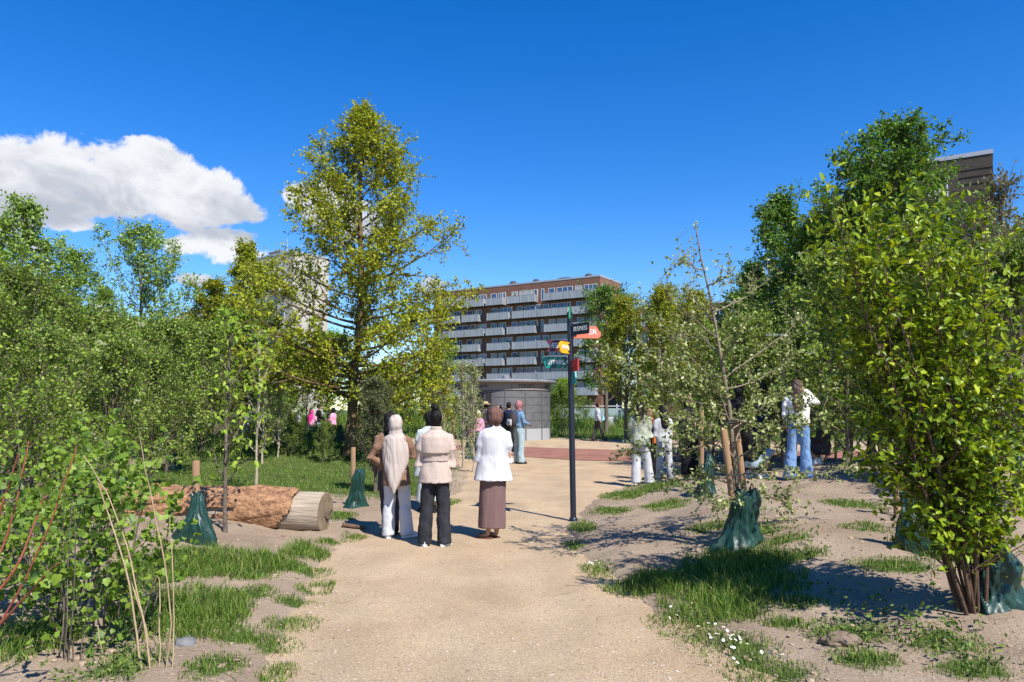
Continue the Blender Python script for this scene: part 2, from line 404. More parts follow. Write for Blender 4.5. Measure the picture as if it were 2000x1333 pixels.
tag(obj('ground', me), kind='structure')

def gravel_mat(name, c0, c1, c2):
    m = bpy.data.materials.new(name); m.use_nodes = True
    nt = m.node_tree; N = nt.nodes; L = nt.links; b = N['Principled BSDF']
    tc = N.new('ShaderNodeTexCoord')
    n = N.new('ShaderNodeTexNoise'); n.inputs['Scale'].default_value = 1.3; n.inputs['Detail'].default_value = 7; L.new(tc.outputs['Object'], n.inputs['Vector'])
    r = N.new('ShaderNodeValToRGB'); e = r.color_ramp.elements; e[0].position = .33; e[1].position = .68; e[0].color = (*c0, 1); e[1].color = (*c1, 1); L.new(n.outputs[0], r.inputs[0])
    v = N.new('ShaderNodeTexVoronoi'); v.inputs['Scale'].default_value = 130; L.new(tc.outputs['Object'], v.inputs['Vector'])
    h = N.new('ShaderNodeValToRGB'); e = h.color_ramp.elements; e[0].position = 0; e[0].color = (.62, .6, .58, 1); e[1].position = 1; e[1].color = (1.2, 1.18, 1.15, 1)
    sp = N.new('ShaderNodeSeparateColor'); L.new(v.outputs['Color'], sp.inputs[0]); L.new(sp.outputs[0], h.inputs[0])
    mx = N.new('ShaderNodeMixRGB'); mx.blend_type = 'MULTIPLY'; mx.inputs[0].default_value = .85; L.new(r.outputs[0], mx.inputs[1]); L.new(h.outputs[0], mx.inputs[2])
    n3 = N.new('ShaderNodeTexNoise'); n3.inputs['Scale'].default_value = 1.0; n3.inputs['Detail'].default_value = 5; mp = N.new('ShaderNodeMapping'); mp.inputs['Scale'].default_value = (1.6, .45, 1); L.new(tc.outputs['Object'], mp.inputs[0]); L.new(mp.outputs[0], n3.inputs['Vector'])
    r3 = N.new('ShaderNodeValToRGB'); e = r3.color_ramp.elements; e[0].position = .38; e[0].color = (.92, .925, .94, 1); e[1].position = .62; e[1].color = (1.05, 1.04, 1.02, 1); L.new(n3.outputs[0], r3.inputs[0])
    m3 = N.new('ShaderNodeMixRGB'); m3.blend_type = 'MULTIPLY'; m3.inputs[0].default_value = 1; L.new(mx.outputs[0], m3.inputs[1]); L.new(r3.outputs[0], m3.inputs[2])
    L.new(m3.outputs[0], b.inputs['Base Color']); b.inputs['Roughness'].default_value = .95; b.inputs['Specular IOR Level'].default_value = .1
    n2 = N.new('ShaderNodeTexNoise'); n2.inputs['Scale'].default_value = 60; n2.inputs['Detail'].default_value = 6; n2.inputs['Roughness'].default_value = .7; L.new(tc.outputs['Object'], n2.inputs['Vector'])
    bp = N.new('ShaderNodeBump'); bp.inputs['Strength'].default_value = .85; bp.inputs['Distance'].default_value = .014
    L.new(n2.outputs[0], bp.inputs['Height']); L.new(bp.outputs[0], b.inputs['Normal']); return m
px_ = np.unique(np.concatenate([np.arange(-3.2, 3.2, .16), np.arange(-32, -3.2, .6), np.arange(3.2, 36, .6)])); py_ = np.unique(np.concatenate([np.arange(-8, 20, .16), np.arange(20, 43, .4)]))
PX, PY = np.meshgrid(px_, py_); PZ = (fbm(PX * 1.3, PY * 1.3, 5) - .47) * .022
keep = (sdf(PX, PY) < .75); F = grid_faces(len(px_), len(py_)); F = F[keep.ravel()[F].all(1)]
g = Geo(); g.add(np.stack([PX, PY, PZ], -1), F)
tag(obj('gravel_path', g.mesh('gravel_path', [gravel_mat('gravel', (.41, .302, .192), (.50, .382, .255), None)], True)), kind='structure')
# the red cross path: a sheet on the gravel
near = [(-2.6, 30.5), (-1.2, 27.6), (.4, 25.2), (2, 23.6), (4, 22.8), (8, 22.6), (14, 23.6), (32, 25.5)]
far = [(-2.6, 33.4), (-1.2, 32.8), (.4, 31.8), (2, 30.6), (4, 29.4), (8, 28.6), (14, 28.6), (32, 29.5)]
g = Geo(); n_ = np.array(near); f_ = np.array(far); tt = np.linspace(0, len(near) - 1, 60); ii = np.arange(len(near))
A_ = np.stack([np.interp(tt, ii, n_[:, 0]), np.interp(tt, ii, n_[:, 1])], -1); B_ = np.stack([np.interp(tt, ii, f_[:, 0]), np.interp(tt, ii, f_[:, 1])], -1)
ww = np.linspace(0, 1, 6); V = A_[:, None] * (1 - ww)[None, :, None] + B_[:, None] * ww[None, :, None]
V = np.concatenate([V, np.full(V.shape[:2] + (1,), .017)], -1)
g.add(V, grid_faces(6, 60)); tag(obj('red_path', g.mesh('red_path', [gravel_mat('red_gravel', (.26, .125, .095), (.34, .17, .13), None)], True)), kind='structure')

# pebbles on the path and clods on the soil
def scatter(n, xr, yr, fn, seed):
    r = np.random.default_rng(seed); u = r.random(n); y = yr[0] + (yr[1] - yr[0]) * u ** 1.7
    half = .75 * y + .3; x = np.clip((r.random(n) * 2 - 1) * half, xr[0], xr[1])
    k = fn(x, y, r.random(n)); return x[k], y[k], r
_t = (1 + 5 ** .5) / 2
ICO = np.array([(-1, _t, 0), (1, _t, 0), (-1, -_t, 0), (1, -_t, 0), (0, -1, _t), (0, 1, _t), (0, -1, -_t), (0, 1, -_t), (_t, 0, -1), (_t, 0, 1), (-_t, 0, -1), (-_t, 0, 1)]) / 1.9
ICF = np.array([(0, 11, 5), (0, 5, 1), (0, 1, 7), (0, 7, 10), (0, 10, 11), (1, 5, 9), (5, 11, 4), (11, 10, 2), (10, 7, 6), (7, 1, 8), (3, 9, 4), (3, 4, 2), (3, 2, 6), (3, 6, 8), (3, 8, 9), (4, 9, 5), (2, 4, 11), (6, 2, 10), (8, 6, 7), (9, 8, 1)])
OCT = np.array([(1, 0, 0), (0, 1, 0), (-1, 0, 0), (0, -1, 0), (0, 0, 1), (0, 0, -.5)], float)
OCF = np.array([(0, 1, 4), (1, 2, 4), (2, 3, 4), (3, 0, 4), (1, 0, 5), (2, 1, 5), (3, 2, 5), (0, 3, 5)])
def stones(name, x, y, z, size, r, mt, flat=.6, TV=OCT, TF=OCF):
    n = len(x); nv = len(TV); a = r.random(n) * 6.28; ca, sa = np.cos(a), np.sin(a)
    S = size[:, None] * np.stack([.7 + .6 * r.random(n), .7 + .6 * r.random(n), flat * (.6 + .6 * r.random(n))], -1)
    V = TV[None] * S[:, None] * (.75 + .5 * r.random((n, nv, 1)))
    V = np.stack([V[..., 0] * ca[:, None] - V[..., 1] * sa[:, None], V[..., 0] * sa[:, None] + V[..., 1] * ca[:, None], V[..., 2]], -1)
    V += np.stack([x, y, z], -1)[:, None]
    g = Geo(); g.add(V.reshape(-1, 3), (TF[None] + (np.arange(n) * nv)[:, None, None]).reshape(-1, 3))
    return obj(name, g.mesh(name, [mt], False))
def island_mat(name, cols):
    m = bpy.data.materials.new(name); m.use_nodes = True; N = m.node_tree.nodes; L = m.node_tree.links
    ge = N.new('ShaderNodeNewGeometry'); r = N.new('ShaderNodeValToRGB'); e = r.color_ramp.elements
    e[0].color = (*cols[0], 1); e[1].color = (*cols[-1], 1)
    for i, c in enumerate(cols[1:-1]): x = e.new((i + 1) / (len(cols) - 1)); x.color = (*c, 1)
    L.new(ge.outputs['Random Per Island'], r.inputs[0]); b = N['Principled BSDF']; L.new(r.outputs[0], b.inputs['Base Color']); b.inputs['Roughness'].default_value = .9
    b.inputs['Specular IOR Level'].default_value = .2; return m
x, y, r = scatter(26000, (-3, 3), (3.8, 14), lambda x, y, u: sdf(x, y) < .1, 3)
tag(stones('loose_pebbles', x, y, (fbm(x * 1.3, y * 1.3, 5) - .47) * .022 + .002, .0045 + .008 * r.random(len(x)) ** 3, r, island_mat('pebble', [(.22, .17, .12), (.36, .28, .19), (.42, .35, .27), (.33, .245, .16), (.5, .45, .38)])),
    'small pale pebbles scattered over the tan gravel path', 'pebbles', kind='stuff')
x, y, r = scatter(12000, (-9, 9), (3.8, 15), lambda x, y, u: (sdf(x, y) > .1), 5)
sz = .005 + .024 * r.random(len(x)) ** 5
tag(stones('soil_clods', x, y, gz(x, y) + sz * .05, sz, r, island_mat('clod', [(.22, .155, .105), (.30, .22, .15), (.36, .27, .19), (.28, .205, .14)]), .6, ICO, ICF),
    'dry crumbly clods lying on the bare soil beside the path', 'soil clods', kind='stuff')

# ---------------------------------------------------------------- grass
def blades(g, x, y, z, h, w, r, lean=.45, mi=0):
    n = len(x); a = r.random(n) * 6.28; b = r.random(n) * 6.28; ln = h * lean * (.3 + r.random(n))
    wx, wy = np.cos(a) * w, np.sin(a) * w; lx, ly = np.cos(b) * ln, np.sin(b) * ln
    V = np.stack([np.stack([x - wx, y - wy, z - .02], -1), np.stack([x + wx, y + wy, z - .02], -1),
                  np.stack([x + lx * .4 - wx * .7, y + ly * .4 - wy * .7, z + h * .6], -1), np.stack([x + lx * .4 + wx * .7, y + ly * .4 + wy * .7, z + h * .6], -1),
                  np.stack([x + lx, y + ly, z + h], -1)], 1)
    F = np.array([(0, 1, 3), (0, 3, 2), (2, 3, 4)])[None] + (np.arange(n) * 5)[:, None, None]
    g.add(V.reshape(-1, 3), F.reshape(-1, 3), mi)
GRASS = leaf_mat('grass_blade', (.03, .062, .009), (.082, .125, .02), (1.3, 1.4, .5), .3, .5, .3, (.17, .15, .06))
r = np.random.default_rng(21)
g = Geo()
for lst, den, hh in ((TALL, 3000, .17), (SHORT, 2600, .065)):
    for (cx, cy, rx, ry) in lst:
        n = int(min(den * rx * ry * 3.1, 5500)) + 60
        a = r.random(n) * 6.28; q = np.sqrt(r.random(n)) * (1 + .25 * r.random(n))
        x = cx + np.cos(a) * q * rx; y = cy + np.sin(a) * q * ry
        k = (r.random(n) < sstep(.16, .42, fbm(x * 3.4, y * 3.4, 88) + .05)) & (sdf(x, y) > -.12); x, y, q = x[k], y[k], q[k]; n = len(x)
        h = hh * (.5 + .8 * r.random(n)) * (1.15 - .6 * np.minimum(q, 1)) * (.15 + 1.7 * fbm(x * 6, y * 6, 31) ** 1.3)
        blades(g, x, y, np.maximum(gz(x, y), -.005), h, (.0022 + .0018 * r.random(n)) * (1 + cy * .04), r, .75)
tag(obj('grass_tufts', g.mesh('grass_tufts', [GRASS])), 'ragged green grass tufts growing along both path edges', 'grass', kind='stuff')
g = Geo()
n = 150000; y = 12.2 + 24 * r.random(n) ** 1.8; x = -12 + 24 * r.random(n)
lm = lawn_mask(x, y); c = bump2(x, y, -7.4, 24.6, 4.9, 4.4)
k = (r.random(n) < lm * (.55 + .45 * (y < 22))); x, y, c = x[k], y[k], c[k]; n = len(x)
h = (.035 + .05 * r.random(n)) * (1 + 3.2 * sstep(.3, .7, c) * r.random(n)); 
blades(g, x, y, gz(x, y), h, .004 + .0035 * r.random(n) + .004 * sstep(.3, .7, c), r, .6)
tag(obj('lawn_grass', g.mesh('lawn_grass', [GRASS])), 'mown lawn and grassy mound behind the fallen log', 'grass', kind='stuff')
g = Geo()
n = 60000; y = 37 + 35 * r.random(n) ** 1.4; x = (-.75 + 1.5 * r.random(n)) * y
k = (r.random(n) < lawn_mask(x, y)); x, y = x[k], y[k]; n = len(x)
blades(g, x, y, gz(x, y), (.1 + .15 * r.random(n)) * (1 + 2.5 * sstep(43, 50, y)), .012 + .012 * r.random(n), r, .5)
tag(obj('meadow_grass', g.mesh('meadow_grass', [GRASS])), 'rough meadow grass beyond the gravel square', 'grass', kind='stuff')

# ---------------------------------------------------------------- buildings
def brick_mat(name, c0, c1, mortar):
    m = bpy.data.materials.new(name); m.use_nodes = True; N = m.node_tree.nodes; L = m.node_tree.links; b = N['Principled BSDF']
    tc = N.new('ShaderNodeTexCoord'); br = N.new('ShaderNodeTexBrick'); br.inputs['Scale'].default_value = 1.0
    mp = N.new('ShaderNodeMapping'); mp.inputs['Rotation'].default_value = (math.radians(90), 0, 0); L.new(tc.outputs['Object'], mp.inputs[0]); L.new(mp.outputs[0], br.inputs['Vector'])
    br.inputs['Brick Width'].default_value = .46; br.inputs['Row Height'].default_value = .16; br.inputs['Mortar Size'].default_value = .02
    br.inputs['Color1'].default_value = (*c0, 1); br.inputs['Color2'].default_value = (*c1, 1); br.inputs['Mortar'].default_value = (*mortar, 1)
    n = N.new('ShaderNodeTexNoise'); n.inputs['Scale'].default_value = .6; n.inputs['Detail'].default_value = 8; L.new(tc.outputs['Object'], n.inputs['Vector'])
    r = N.new('ShaderNodeValToRGB'); r.color_ramp.elements[0].color = (.75, .75, .75, 1); r.color_ramp.elements[1].color = (1.2, 1.2, 1.2, 1); L.new(n.outputs[0], r.inputs[0])
    mx = N.new('ShaderNodeMixRGB'); mx.blend_type = 'MULTIPLY'; mx.inputs[0].default_value = 1; L.new(br.outputs[0], mx.inputs[1]); L.new(r.outputs[0], mx.inputs[2])
    L.new(mx.outputs[0], b.inputs['Base Color']); b.inputs['Roughness'].default_value = .9; b.inputs['Specular IOR Level'].default_value = .2; return m
BRICK = brick_mat('red_brown_brick', (.175, .078, .050), (.24, .112, .072), (.18, .12, .095))
DBRICK = brick_mat('dark_brick', (.06, .048, .04), (.085, .068, .056), (.07, .058, .048))
GLASS = mat('window_glass', (.05, .085, .15), .06, spec=1.0)  # blue base colour stands in for the reflected sky
RB_ = random.Random(4); BLIND = mat('pale_blind', (.38, .38, .36), .6)
WFRAME = mat('white_window_frame', (.62, .63, .64), .5)
RAIL = mat('balcony_slats', (.24, .25, .27), .55, col2=(.44, .45, .46), scale=3.2, stretch=(3.5, .1, .1), metallic=.2)
SLABM = mat('balcony_slab', (.06, .055, .05), .8)
METAL = mat('roof_trim', (.42, .43, .45), .5, metallic=.4)
TAR = mat('roof_felt', (.06, .06, .065), .9)

def facade_frame(p_right, p_left):
    """local frame: X runs from the left end to the right end of the front, -Y points out of it"""
    a = Vector((p_left[0], p_left[1], 0)); b = Vector((p_right[0], p_right[1], 0)); u = (b - a)
    return a, u.length, math.atan2(u.y, u.x)
class Facade:
    def __init__(s, root, a, ang):
        s.root = root; s.inv = (Matrix.Translation(a) @ Matrix.Rotation(ang, 4, 'Z')).inverted()
    def uz(s, px, py, out=0.0):
        o = s.inv @ Vector((0, 0, EYE)); d = s.inv.to_3x3() @ ray(px, py)
        t = (-out - o.y) / d.y; p = o + d * t; return p.x, p.z
def window(root, x0, x1, z0, z1, y=0.0, mull=()):
    w = Geo(); t = .09
    for a, b, c, d in ((x0, x0 + t, z0, z1), (x1 - t, x1, z0, z1), (x0 + t, x1 - t, z1 - t, z1), (x0 + t, x1 - t, z0, z0 + t)): w.box((a, y - .05, c), (b, y + .1, d))
    for m_ in mull: w.box((x0 + (x1 - x0) * m_ - .04, y - .047, z0 + t), (x0 + (x1 - x0) * m_ + .04, y + .1, z1 - t))
    f = obj('window', w.mesh('window', [WFRAME]), None, root)
    p = Geo(); p.box((x0 + t, y - .012, z0 + t), (x1 - t, y + .06, z1 - t)); obj('pane', p.mesh('pane', [BLIND if RB_.random() < .22 else GLASS]), None, f)
def balcony(root, x0, x1, z, depth=1.45, hgt=1.2, mt=None):
    s = Geo(); s.box((x0, -depth, z - .22), (x1, -.001, z)); b = obj('balcony', s.mesh('balcony', [SLABM]), None, root)
    q = Geo()
    q.box((x0, -depth - .05, z - .2), (x1, -depth - .002, z + hgt))
    q.box((x1 + .002, -depth - .05, z - .2), (x1 + .05, -.02, z + hgt)); q.box((x0 - .05, -depth - .05, z - .2), (x0 - .002, -.02, z + hgt))
    obj('railing', q.mesh('railing', [mt or RAIL]), None, b)
    if RB_.random() < .6 and x1 - x0 > 2:
        c_ = x0 + .5 + RB_.random() * (x1 - x0 - 1); q = Geo(); q.loft([(c_, -.8, z, .2, .2), (c_, -.8, z + .45, .26, .26)], 8); fu = obj('plant_tub', q.mesh('plant_tub', [SLABM]), None, b)
        q = Geo(); q.ball((c_, -.8, z + 1.0), (.38, .38, .62), 7, 9); q.v[0] += np.random.default_rng(int(c_ * 97)).normal(size=q.v[0].shape) * .09; obj('potted_plant', q.mesh('potted_plant', [mat('pot_plant_green', (.05, .09, .02), .8)]), None, b)
    n = max(int((x1 - x0) / 2.6), 1); q = Geo()
    for i in range(n + 1):
        xx = x0 + (x1 - x0) * i / n; q.box((xx - .06, -depth - .09, z - .22), (xx + .06, -depth - .053, z + hgt + .06))
    q.box((x0, -depth - .07, z + hgt + .003), (x1, -depth + .02, z + hgt + .06)); obj('handrail', q.mesh('handrail', [METAL]), None, b)

def block(name, label, p_right, p_left, depth, top, wall_mt, trim=True):
    a, Lx, ang = facade_frame(p_right, p_left)
    root = empty(name, a, label, 'building', ang)
    s = Geo(); s.box((0, 0, -1), (Lx, depth, top)); obj('wall', s.mesh('wall', [wall_mt]), None, root)
    s = Geo(); s.box((-.06, -.06, top + .002), (Lx + .06, depth + .06, top + .32)); rf = obj('roof', s.mesh('roof', [METAL]), None, root)
    return root, Facade(root, a, ang), Lx, rf
root, fc, LX, roof = block('brick_apartment_block', 'red brown brick apartment block with grey staggered balconies behind the round kiosk', (16.2, 134.6), (-16.4, 154.6), 9.6, 26.0, BRICK)
FL = 3.0
rows = [('A', 0), ('B', 1), ('C', 2), ('D', 3), ('E', 4), ('F', 5), ('G', 6)]
for rn, k in rows:
    zf = 26.0 - 3.65 - k * FL            # balcony floor level
    if k % 2 == 0:
        bl = [(856, 906), (908, 942), (948, 979), (989, 1042)] + ([(1061, 1112), (1114, 1160)] if k == 0 else [(1062, 1107), (1118, 1160)])
        wn = [(981, 988), (1043, 1051), (1057, 1063)]
    else:
        bl = [(862, 893), (901, 932), (950, 991), (999, 1048), (1050, 1107), (1116, 1149)]
        wn = [(934, 940), (1108, 1115), (1150, 1158), (996, 1001)]
    ypx = 590 + k * 31.4
    for (x0, x1) in bl:
        u0, u1 = fc.uz(x0, ypx, 1.7)[0], fc.uz(x1, ypx, 1.7)[0]
        balcony(root, max(u0, .1), min(u1, LX - .2), zf)
        w0, w1 = u0 + .5, u1 - .4
        if w1 - w0 > 2.4:
            window(root, w0 - .3, w0 + 1.1, zf + .02, zf + 2.35, -.003); window(root, w0 + 1.5, w1 + .3, zf + .02, zf + 2.35, -.003, (.35, .68))
        else: window(root, w0, w1, zf + .02, zf + 2.35, -.003, (.5,))
    for (x0, x1) in wn:
        u0, u1 = fc.uz(x0, ypx, 0)[0], fc.uz(x1, ypx, 0)[0]
        if u1 < LX - .3: window(root, u0, u1, zf + .1, zf + 2.4, -.003)
# windows of the end wall, seen edge-on
for k in range(7):
    zf = 26.0 - 3.65 - k * FL; w = Geo(); w.box((LX - .06, .8, zf + .1), (LX + .04, 2.0, zf + 2.4)); f = obj('window', w.mesh('window', [WFRAME]), None, root)
    w = Geo(); w.box((LX + .01, .9, zf + .2), (LX + .055, 1.9, zf + 2.3)); obj('pane', w.mesh('pane', [GLASS]), None, f)
for px0, w_, h_ in ((1000, 1.5, 1.0), (1045, 1.4, .9), (1105, 4.0, .5), (1148, 1.6, .9)):
    u = fc.uz(px0, 552, -2)[0]; s = Geo()
    s.grid(np.array([[(u + rr * math.cos(t), 2.5 + rr * math.sin(t), 26.3 + zz) for t in np.arange(10) * .628] for rr, zz in ((w_ * .5, 0), (w_ * .5, h_ * .6), (w_ * .3, h_))]))
    obj('roof_vent', s.mesh('roof_vent', [TAR]), None, roof)

# pale block behind the tall oak
STONE = mat('pale_cladding', (.40, .355, .30), .8, col2=(.47, .43, .37), scale=1.2)
GREYROOF = mat('grey_roofing', (.13, .13, .135), .8)
pr, pl = at(566, 800, 131), at(488, 800, 138)
top = at(497, 508, 138).z
root, fc, LX, roof = block('pale_apartment_block', 'pale stone clad apartment block half hidden behind the tall oak', (pr.x, pr.y), (pl.x, pl.y), 8, top, STONE)
for k in range(8):
    zf = top - 3.6 - k * 3.0
    for i in range(2):
        x0 = .4 + i * (LX - .6) / 2
        window(root, x0 + .2, x0 + 1.6, zf, zf + 2.3, -.003, (.5,)); window(root, x0 + 2.3, x0 + 3.5, zf + .5, zf + 2.3, -.003)
        if (i + k) % 2 == 0: balcony(root, x0, x0 + 3.0, zf - .1, 1.4, 1.1)
s = Geo(); s.box((1.5, 2, top + .33), (5, 7, top + 1.6)); obj('roof_house', s.mesh('roof_house', [GREYROOF]), None, roof)
s = Geo(); s.tube([(3, 5, top + 1.6), (3, 5, top + 4.5)], .09, 5); s.tube([(2.2, 5, top + 3.9), (3.8, 5, top + 3.9)], .05, 4); obj('aerial', s.mesh('aerial', [METAL]), None, roof)
# house with a grey pitched roof
def pitched(label, pxl, pxr, Y, eave_y, ridge_y):
    a, b = at(pxl, 800, Y + 2), at(pxr, 800, Y); ez = at(pxl, eave_y, Y).z; rz = at(pxl, ridge_y, Y).z
    p0, Lx, ang = facade_frame((b.x, b.y), (a.x, a.y)); root = empty('pitched_roof_house', p0, label, 'house', ang)
    s = Geo(); s.box((0, 0, -1), (Lx, 9, ez)); obj('wall', s.mesh('wall', [STONE]), None, root)
    s = Geo(); V = [(-.4, -.5, ez + .002), (Lx + .4, -.5, ez + .002), (Lx + .4, 9.5, ez + .002), (-.4, 9.5, ez + .002), (-.4, 4.5, rz), (Lx + .4, 4.5, rz)]
    s.add(V, [(0, 1, 5, 4), (2, 3, 4, 5)]); s.add(V, [(1, 2, 5), (3, 0, 4)]); s.add(V, [(3, 2, 1, 0)]); obj('roof', s.mesh('roof', [GREYROOF]), None, root)
    n = int(Lx / 3)
    for k in range(int(ez / 3)):
        for i in range(n): window(root, .8 + i * 3, 2.2 + i * 3, ez - 2.9 - k * 3, ez - .9 - k * 3, -.003, (.5,))
        balcony(root, .4, 3.4, ez - 3.0 - k * 3, 1.3, 1.0)
pitched('pale house with grey pitched roof glimpsed between the left trees', 330, 398, 112, 622, 594)
pitched('pale house glimpsed at the far left edge above the shrubs', -60, 22, 105, 652, 625)
# low brick range on the right, tall dark tower at the far right
pr, pl = at(1500, 800, 118), at(1245, 800, 128)
top = at(1420, 590, 120).z
root, fc, LX, roof = block('low_brick_block', 'lower brown brick block glimpsed behind the small blossoming tree', (pr.x, pr.y), (pl.x, pl.y), 12, top, BRICK)
for k in range(5):
    for i in range(8):
        x0 = .9 + i * (LX - 1) / 8; window(root, x0, x0 + 1.3, top - 3.2 - k * 3, top - 1.0 - k * 3, -.003, (.5,))
pr, pl = at(1938, 300, 54), at(1722, 330, 58)
top = at(1938, 300, 54).z
root, fc, LX, roof = block('dark_brick_tower', 'tall dark brick tower rising behind the trees at the far right', (pr.x, pr.y), (pl.x, pl.y), 9, top, DBRICK)
for k in range(6):
    for i in range(2):
        x0 = 1.2 + i * 2.4; window(root, x0, x0 + .9, top - 3.3 - k * 3.1, top - 1.3 - k * 3.1, -.003)
for k in range(4):
    s = Geo(); s.box((LX - 2.2, -.05, top - 1.0 - k * .55), (LX - .01, -.003, top - .88 - k * .55)); obj('brick_course', s.mesh('brick_course', [DBRICK]), None, root)

# ---------------------------------------------------------------- round toilet kiosk
STEEL = mat('kiosk_steel', (.11, .11, .115), .55, col2=(.17, .17, .175), scale=2.5, metallic=.25, spec=.4)
STEEL2 = mat('kiosk_seam', (.2, .2, .205), .4, metallic=.6)
BAND = mat('kiosk_frieze', (.25, .22, .195), .6)
ROOFM = mat('kiosk_roof', (.24, .24, .25), .5, col2=(.33, .33, .34), scale=4, metallic=.3)
LETTER = mat('dark_lettering', (.012, .012, .014), .6)
BASEM = mat('kiosk_plinth', (.33, .33, .34), .7)
kc = at(988, 800, 40.6); KR = 2.42
kiosk = empty('toilet_kiosk', (kc.x, 40.6, 0), 'round grey metal public toilet kiosk with overhanging roof', 'toilet kiosk')
def arc_panel(a0, a1, z0, z1, r0, r1, n=12):
    th = np.linspace(a0, a1, n); V = np.array([[(r * math.sin(t), -r * math.cos(t), z) for (r, z) in ((r0, z0), (r1, z0), (r1, z1), (r0, z1))] for t in th])
    g = Geo(); g.grid(V); return g
g = Geo(); g.loft([(0, 0, -.05, KR - .06, KR - .06), (0, 0, 2.62, KR - .06, KR - .06)], 64); obj('inner_wall', g.mesh('inner_wall', [mat('kiosk_core', (.03, .03, .032), .7)], True), None, kiosk)
zs = [0.62, 1.02, 1.42, 1.82, 2.22, 2.60]; NP = 14
for i in range(NP):
    a0, a1 = i * 2 * math.pi / NP, (i + 1) * 2 * math.pi / NP; e = .006
    for j in range(5):
        obj('wall_panel', arc_panel(a0 + e, a1 - e, zs[j] + .008, zs[j + 1] - .008, KR - .055, KR).mesh('wall_panel', [STEEL]), None, kiosk)
    obj('plinth_panel', arc_panel(a0 + e, a1 - e, 0.0, .61, KR - .055, KR + .004).mesh('plinth_panel', [BASEM]), None, kiosk)
    s = Geo(); s.box((-.03, -KR - .03, 0), (.03, -KR + .01, 2.6), 0, Matrix.Rotation(a0, 4, 'Z')); obj('seam_strip', s.mesh('seam_strip', [STEEL2]), None, kiosk)
# door with handle and coin panel, coloured dark to stand for shade at left
dr = obj('door', arc_panel(-1.05, -.30, .02, 2.45, KR + .005, KR + .03).mesh('door', [mat('kiosk_door_shade', (.035, .035, .038), .5)]), None, kiosk)
s = Geo(); s.box((-.03, -KR - .12, .95), (.03, -KR - .032, 1.25), 0, Matrix.Rotation(-.36, 4, 'Z')); obj('handle', s.mesh('handle', [STEEL2]), None, dr)
s = Geo(); s.box((-.2, -KR - .06, 1.15), (.2, -KR + .01, 1.75), 0, Matrix.Rotation(.02, 4, 'Z')); ip = obj('notice_frame', s.mesh('notice_frame', [STEEL2]), None, kiosk)
s = Geo(); s.box((-.16, -KR - .066, 1.2), (.16, -KR - .061, 1.7), 0, Matrix.Rotation(.02, 4, 'Z')); obj('notice', s.mesh('notice', [mat('notice', (.06, .06, .065), .4)]), None, ip)
obj('frieze', arc_panel(0, 2 * math.pi - 1e-4, 2.605, 3.0, KR - .1, KR + .05, 72).mesh('frieze', [BAND]), None, kiosk)
for i in range(12):
    s = Geo(); s.box((-.006, -KR - .058, 2.61), (.006, -KR - .03, 2.995), 0, Matrix.Rotation(.13 + i * .52, 4, 'Z')); obj('frieze_joint', s.mesh('frieze_joint', [SLABM]), None, kiosk)
g = Geo(); g.loft([(0, 0, 3.003, KR * .9, KR * .9), (0, 0, 3.01, KR + .33, KR + .33), (0, 0, 3.09, KR + .36, KR + .36), (0, 0, 3.14, KR + .3, KR + .3), (0, 0, 3.24, .8, .8), (0, 0, 3.28, .3, .3)], 64)
rf = obj('roof', g.mesh('roof', [ROOFM], False), None, kiosk)
g = Geo(); g.loft([(0, 0, 3.27, .2, .2), (0, 0, 3.42, .2, .2), (0, 0, 3.47, .05, .05)], 16); obj('vent_cap', g.mesh('vent_cap', [ROOFM]), None, rf)

def text_mesh(s, size, extr=.0015):
    cu = bpy.data.curves.new('lettering', 'FONT'); cu.body = s; cu.size = size; cu.align_x = 'CENTER'; cu.align_y = 'CENTER'; cu.extrude = extr; cu.resolution_u = 3
    o = bpy.data.objects.new('tmp', cu); COL.objects.link(o); dg = bpy.context.evaluated_depsgraph_get(); dg.update()
    me = bpy.data.meshes.new_from_object(o.evaluated_get(dg)); bpy.data.objects.remove(o); return me
def bend_text(s, size, ang, z, r):
    me = text_mesh(s, size)
    for v in me.vertices:
        a = ang + v.co.x / r; rr = r + .004 + v.co.z; v.co = (rr * math.sin(a), -rr * math.cos(a), z + v.co.y)
    me.update(); return me
a_view = math.atan2(kc.x, 40.6)
def kang(px): return math.asin(max(-1, min(1, ((px - 988) * 40.6 / FPX) / (KR + .06)))) - a_view * 0
obj('lettering', bend_text('TOILET', .27, kang(1026), 2.80, KR + .05), LETTER, kiosk)
for px0 in (947, 1066):
    obj('lettering', bend_text('WC', .2, kang(px0) + .06, 2.80, KR + .05), LETTER, kiosk)
    g = Geo(); th = np.linspace(0.4, 5.2, 12); g.tube(np.stack([.06 * np.cos(th) * 1.0, np.zeros(12), .06 * np.sin(th) - .03], -1), .012, 5)
    g.tube([(-.01, 0, .07), (-.01, 0, .0), (.06, 0, -.0), (.09, 0, -.08)], .012, 5); g.ball((-.015, 0, .1), .02, 5, 8)
    o = obj('wheelchair_symbol', g.mesh('wheelchair_symbol', [LETTER]), None, kiosk); aa = kang(px0) - .05
    o.location = ((KR + .06) * math.sin(aa), -(KR + .06) * math.cos(aa), 2.80); o.rotation_euler = (0, 0, aa)
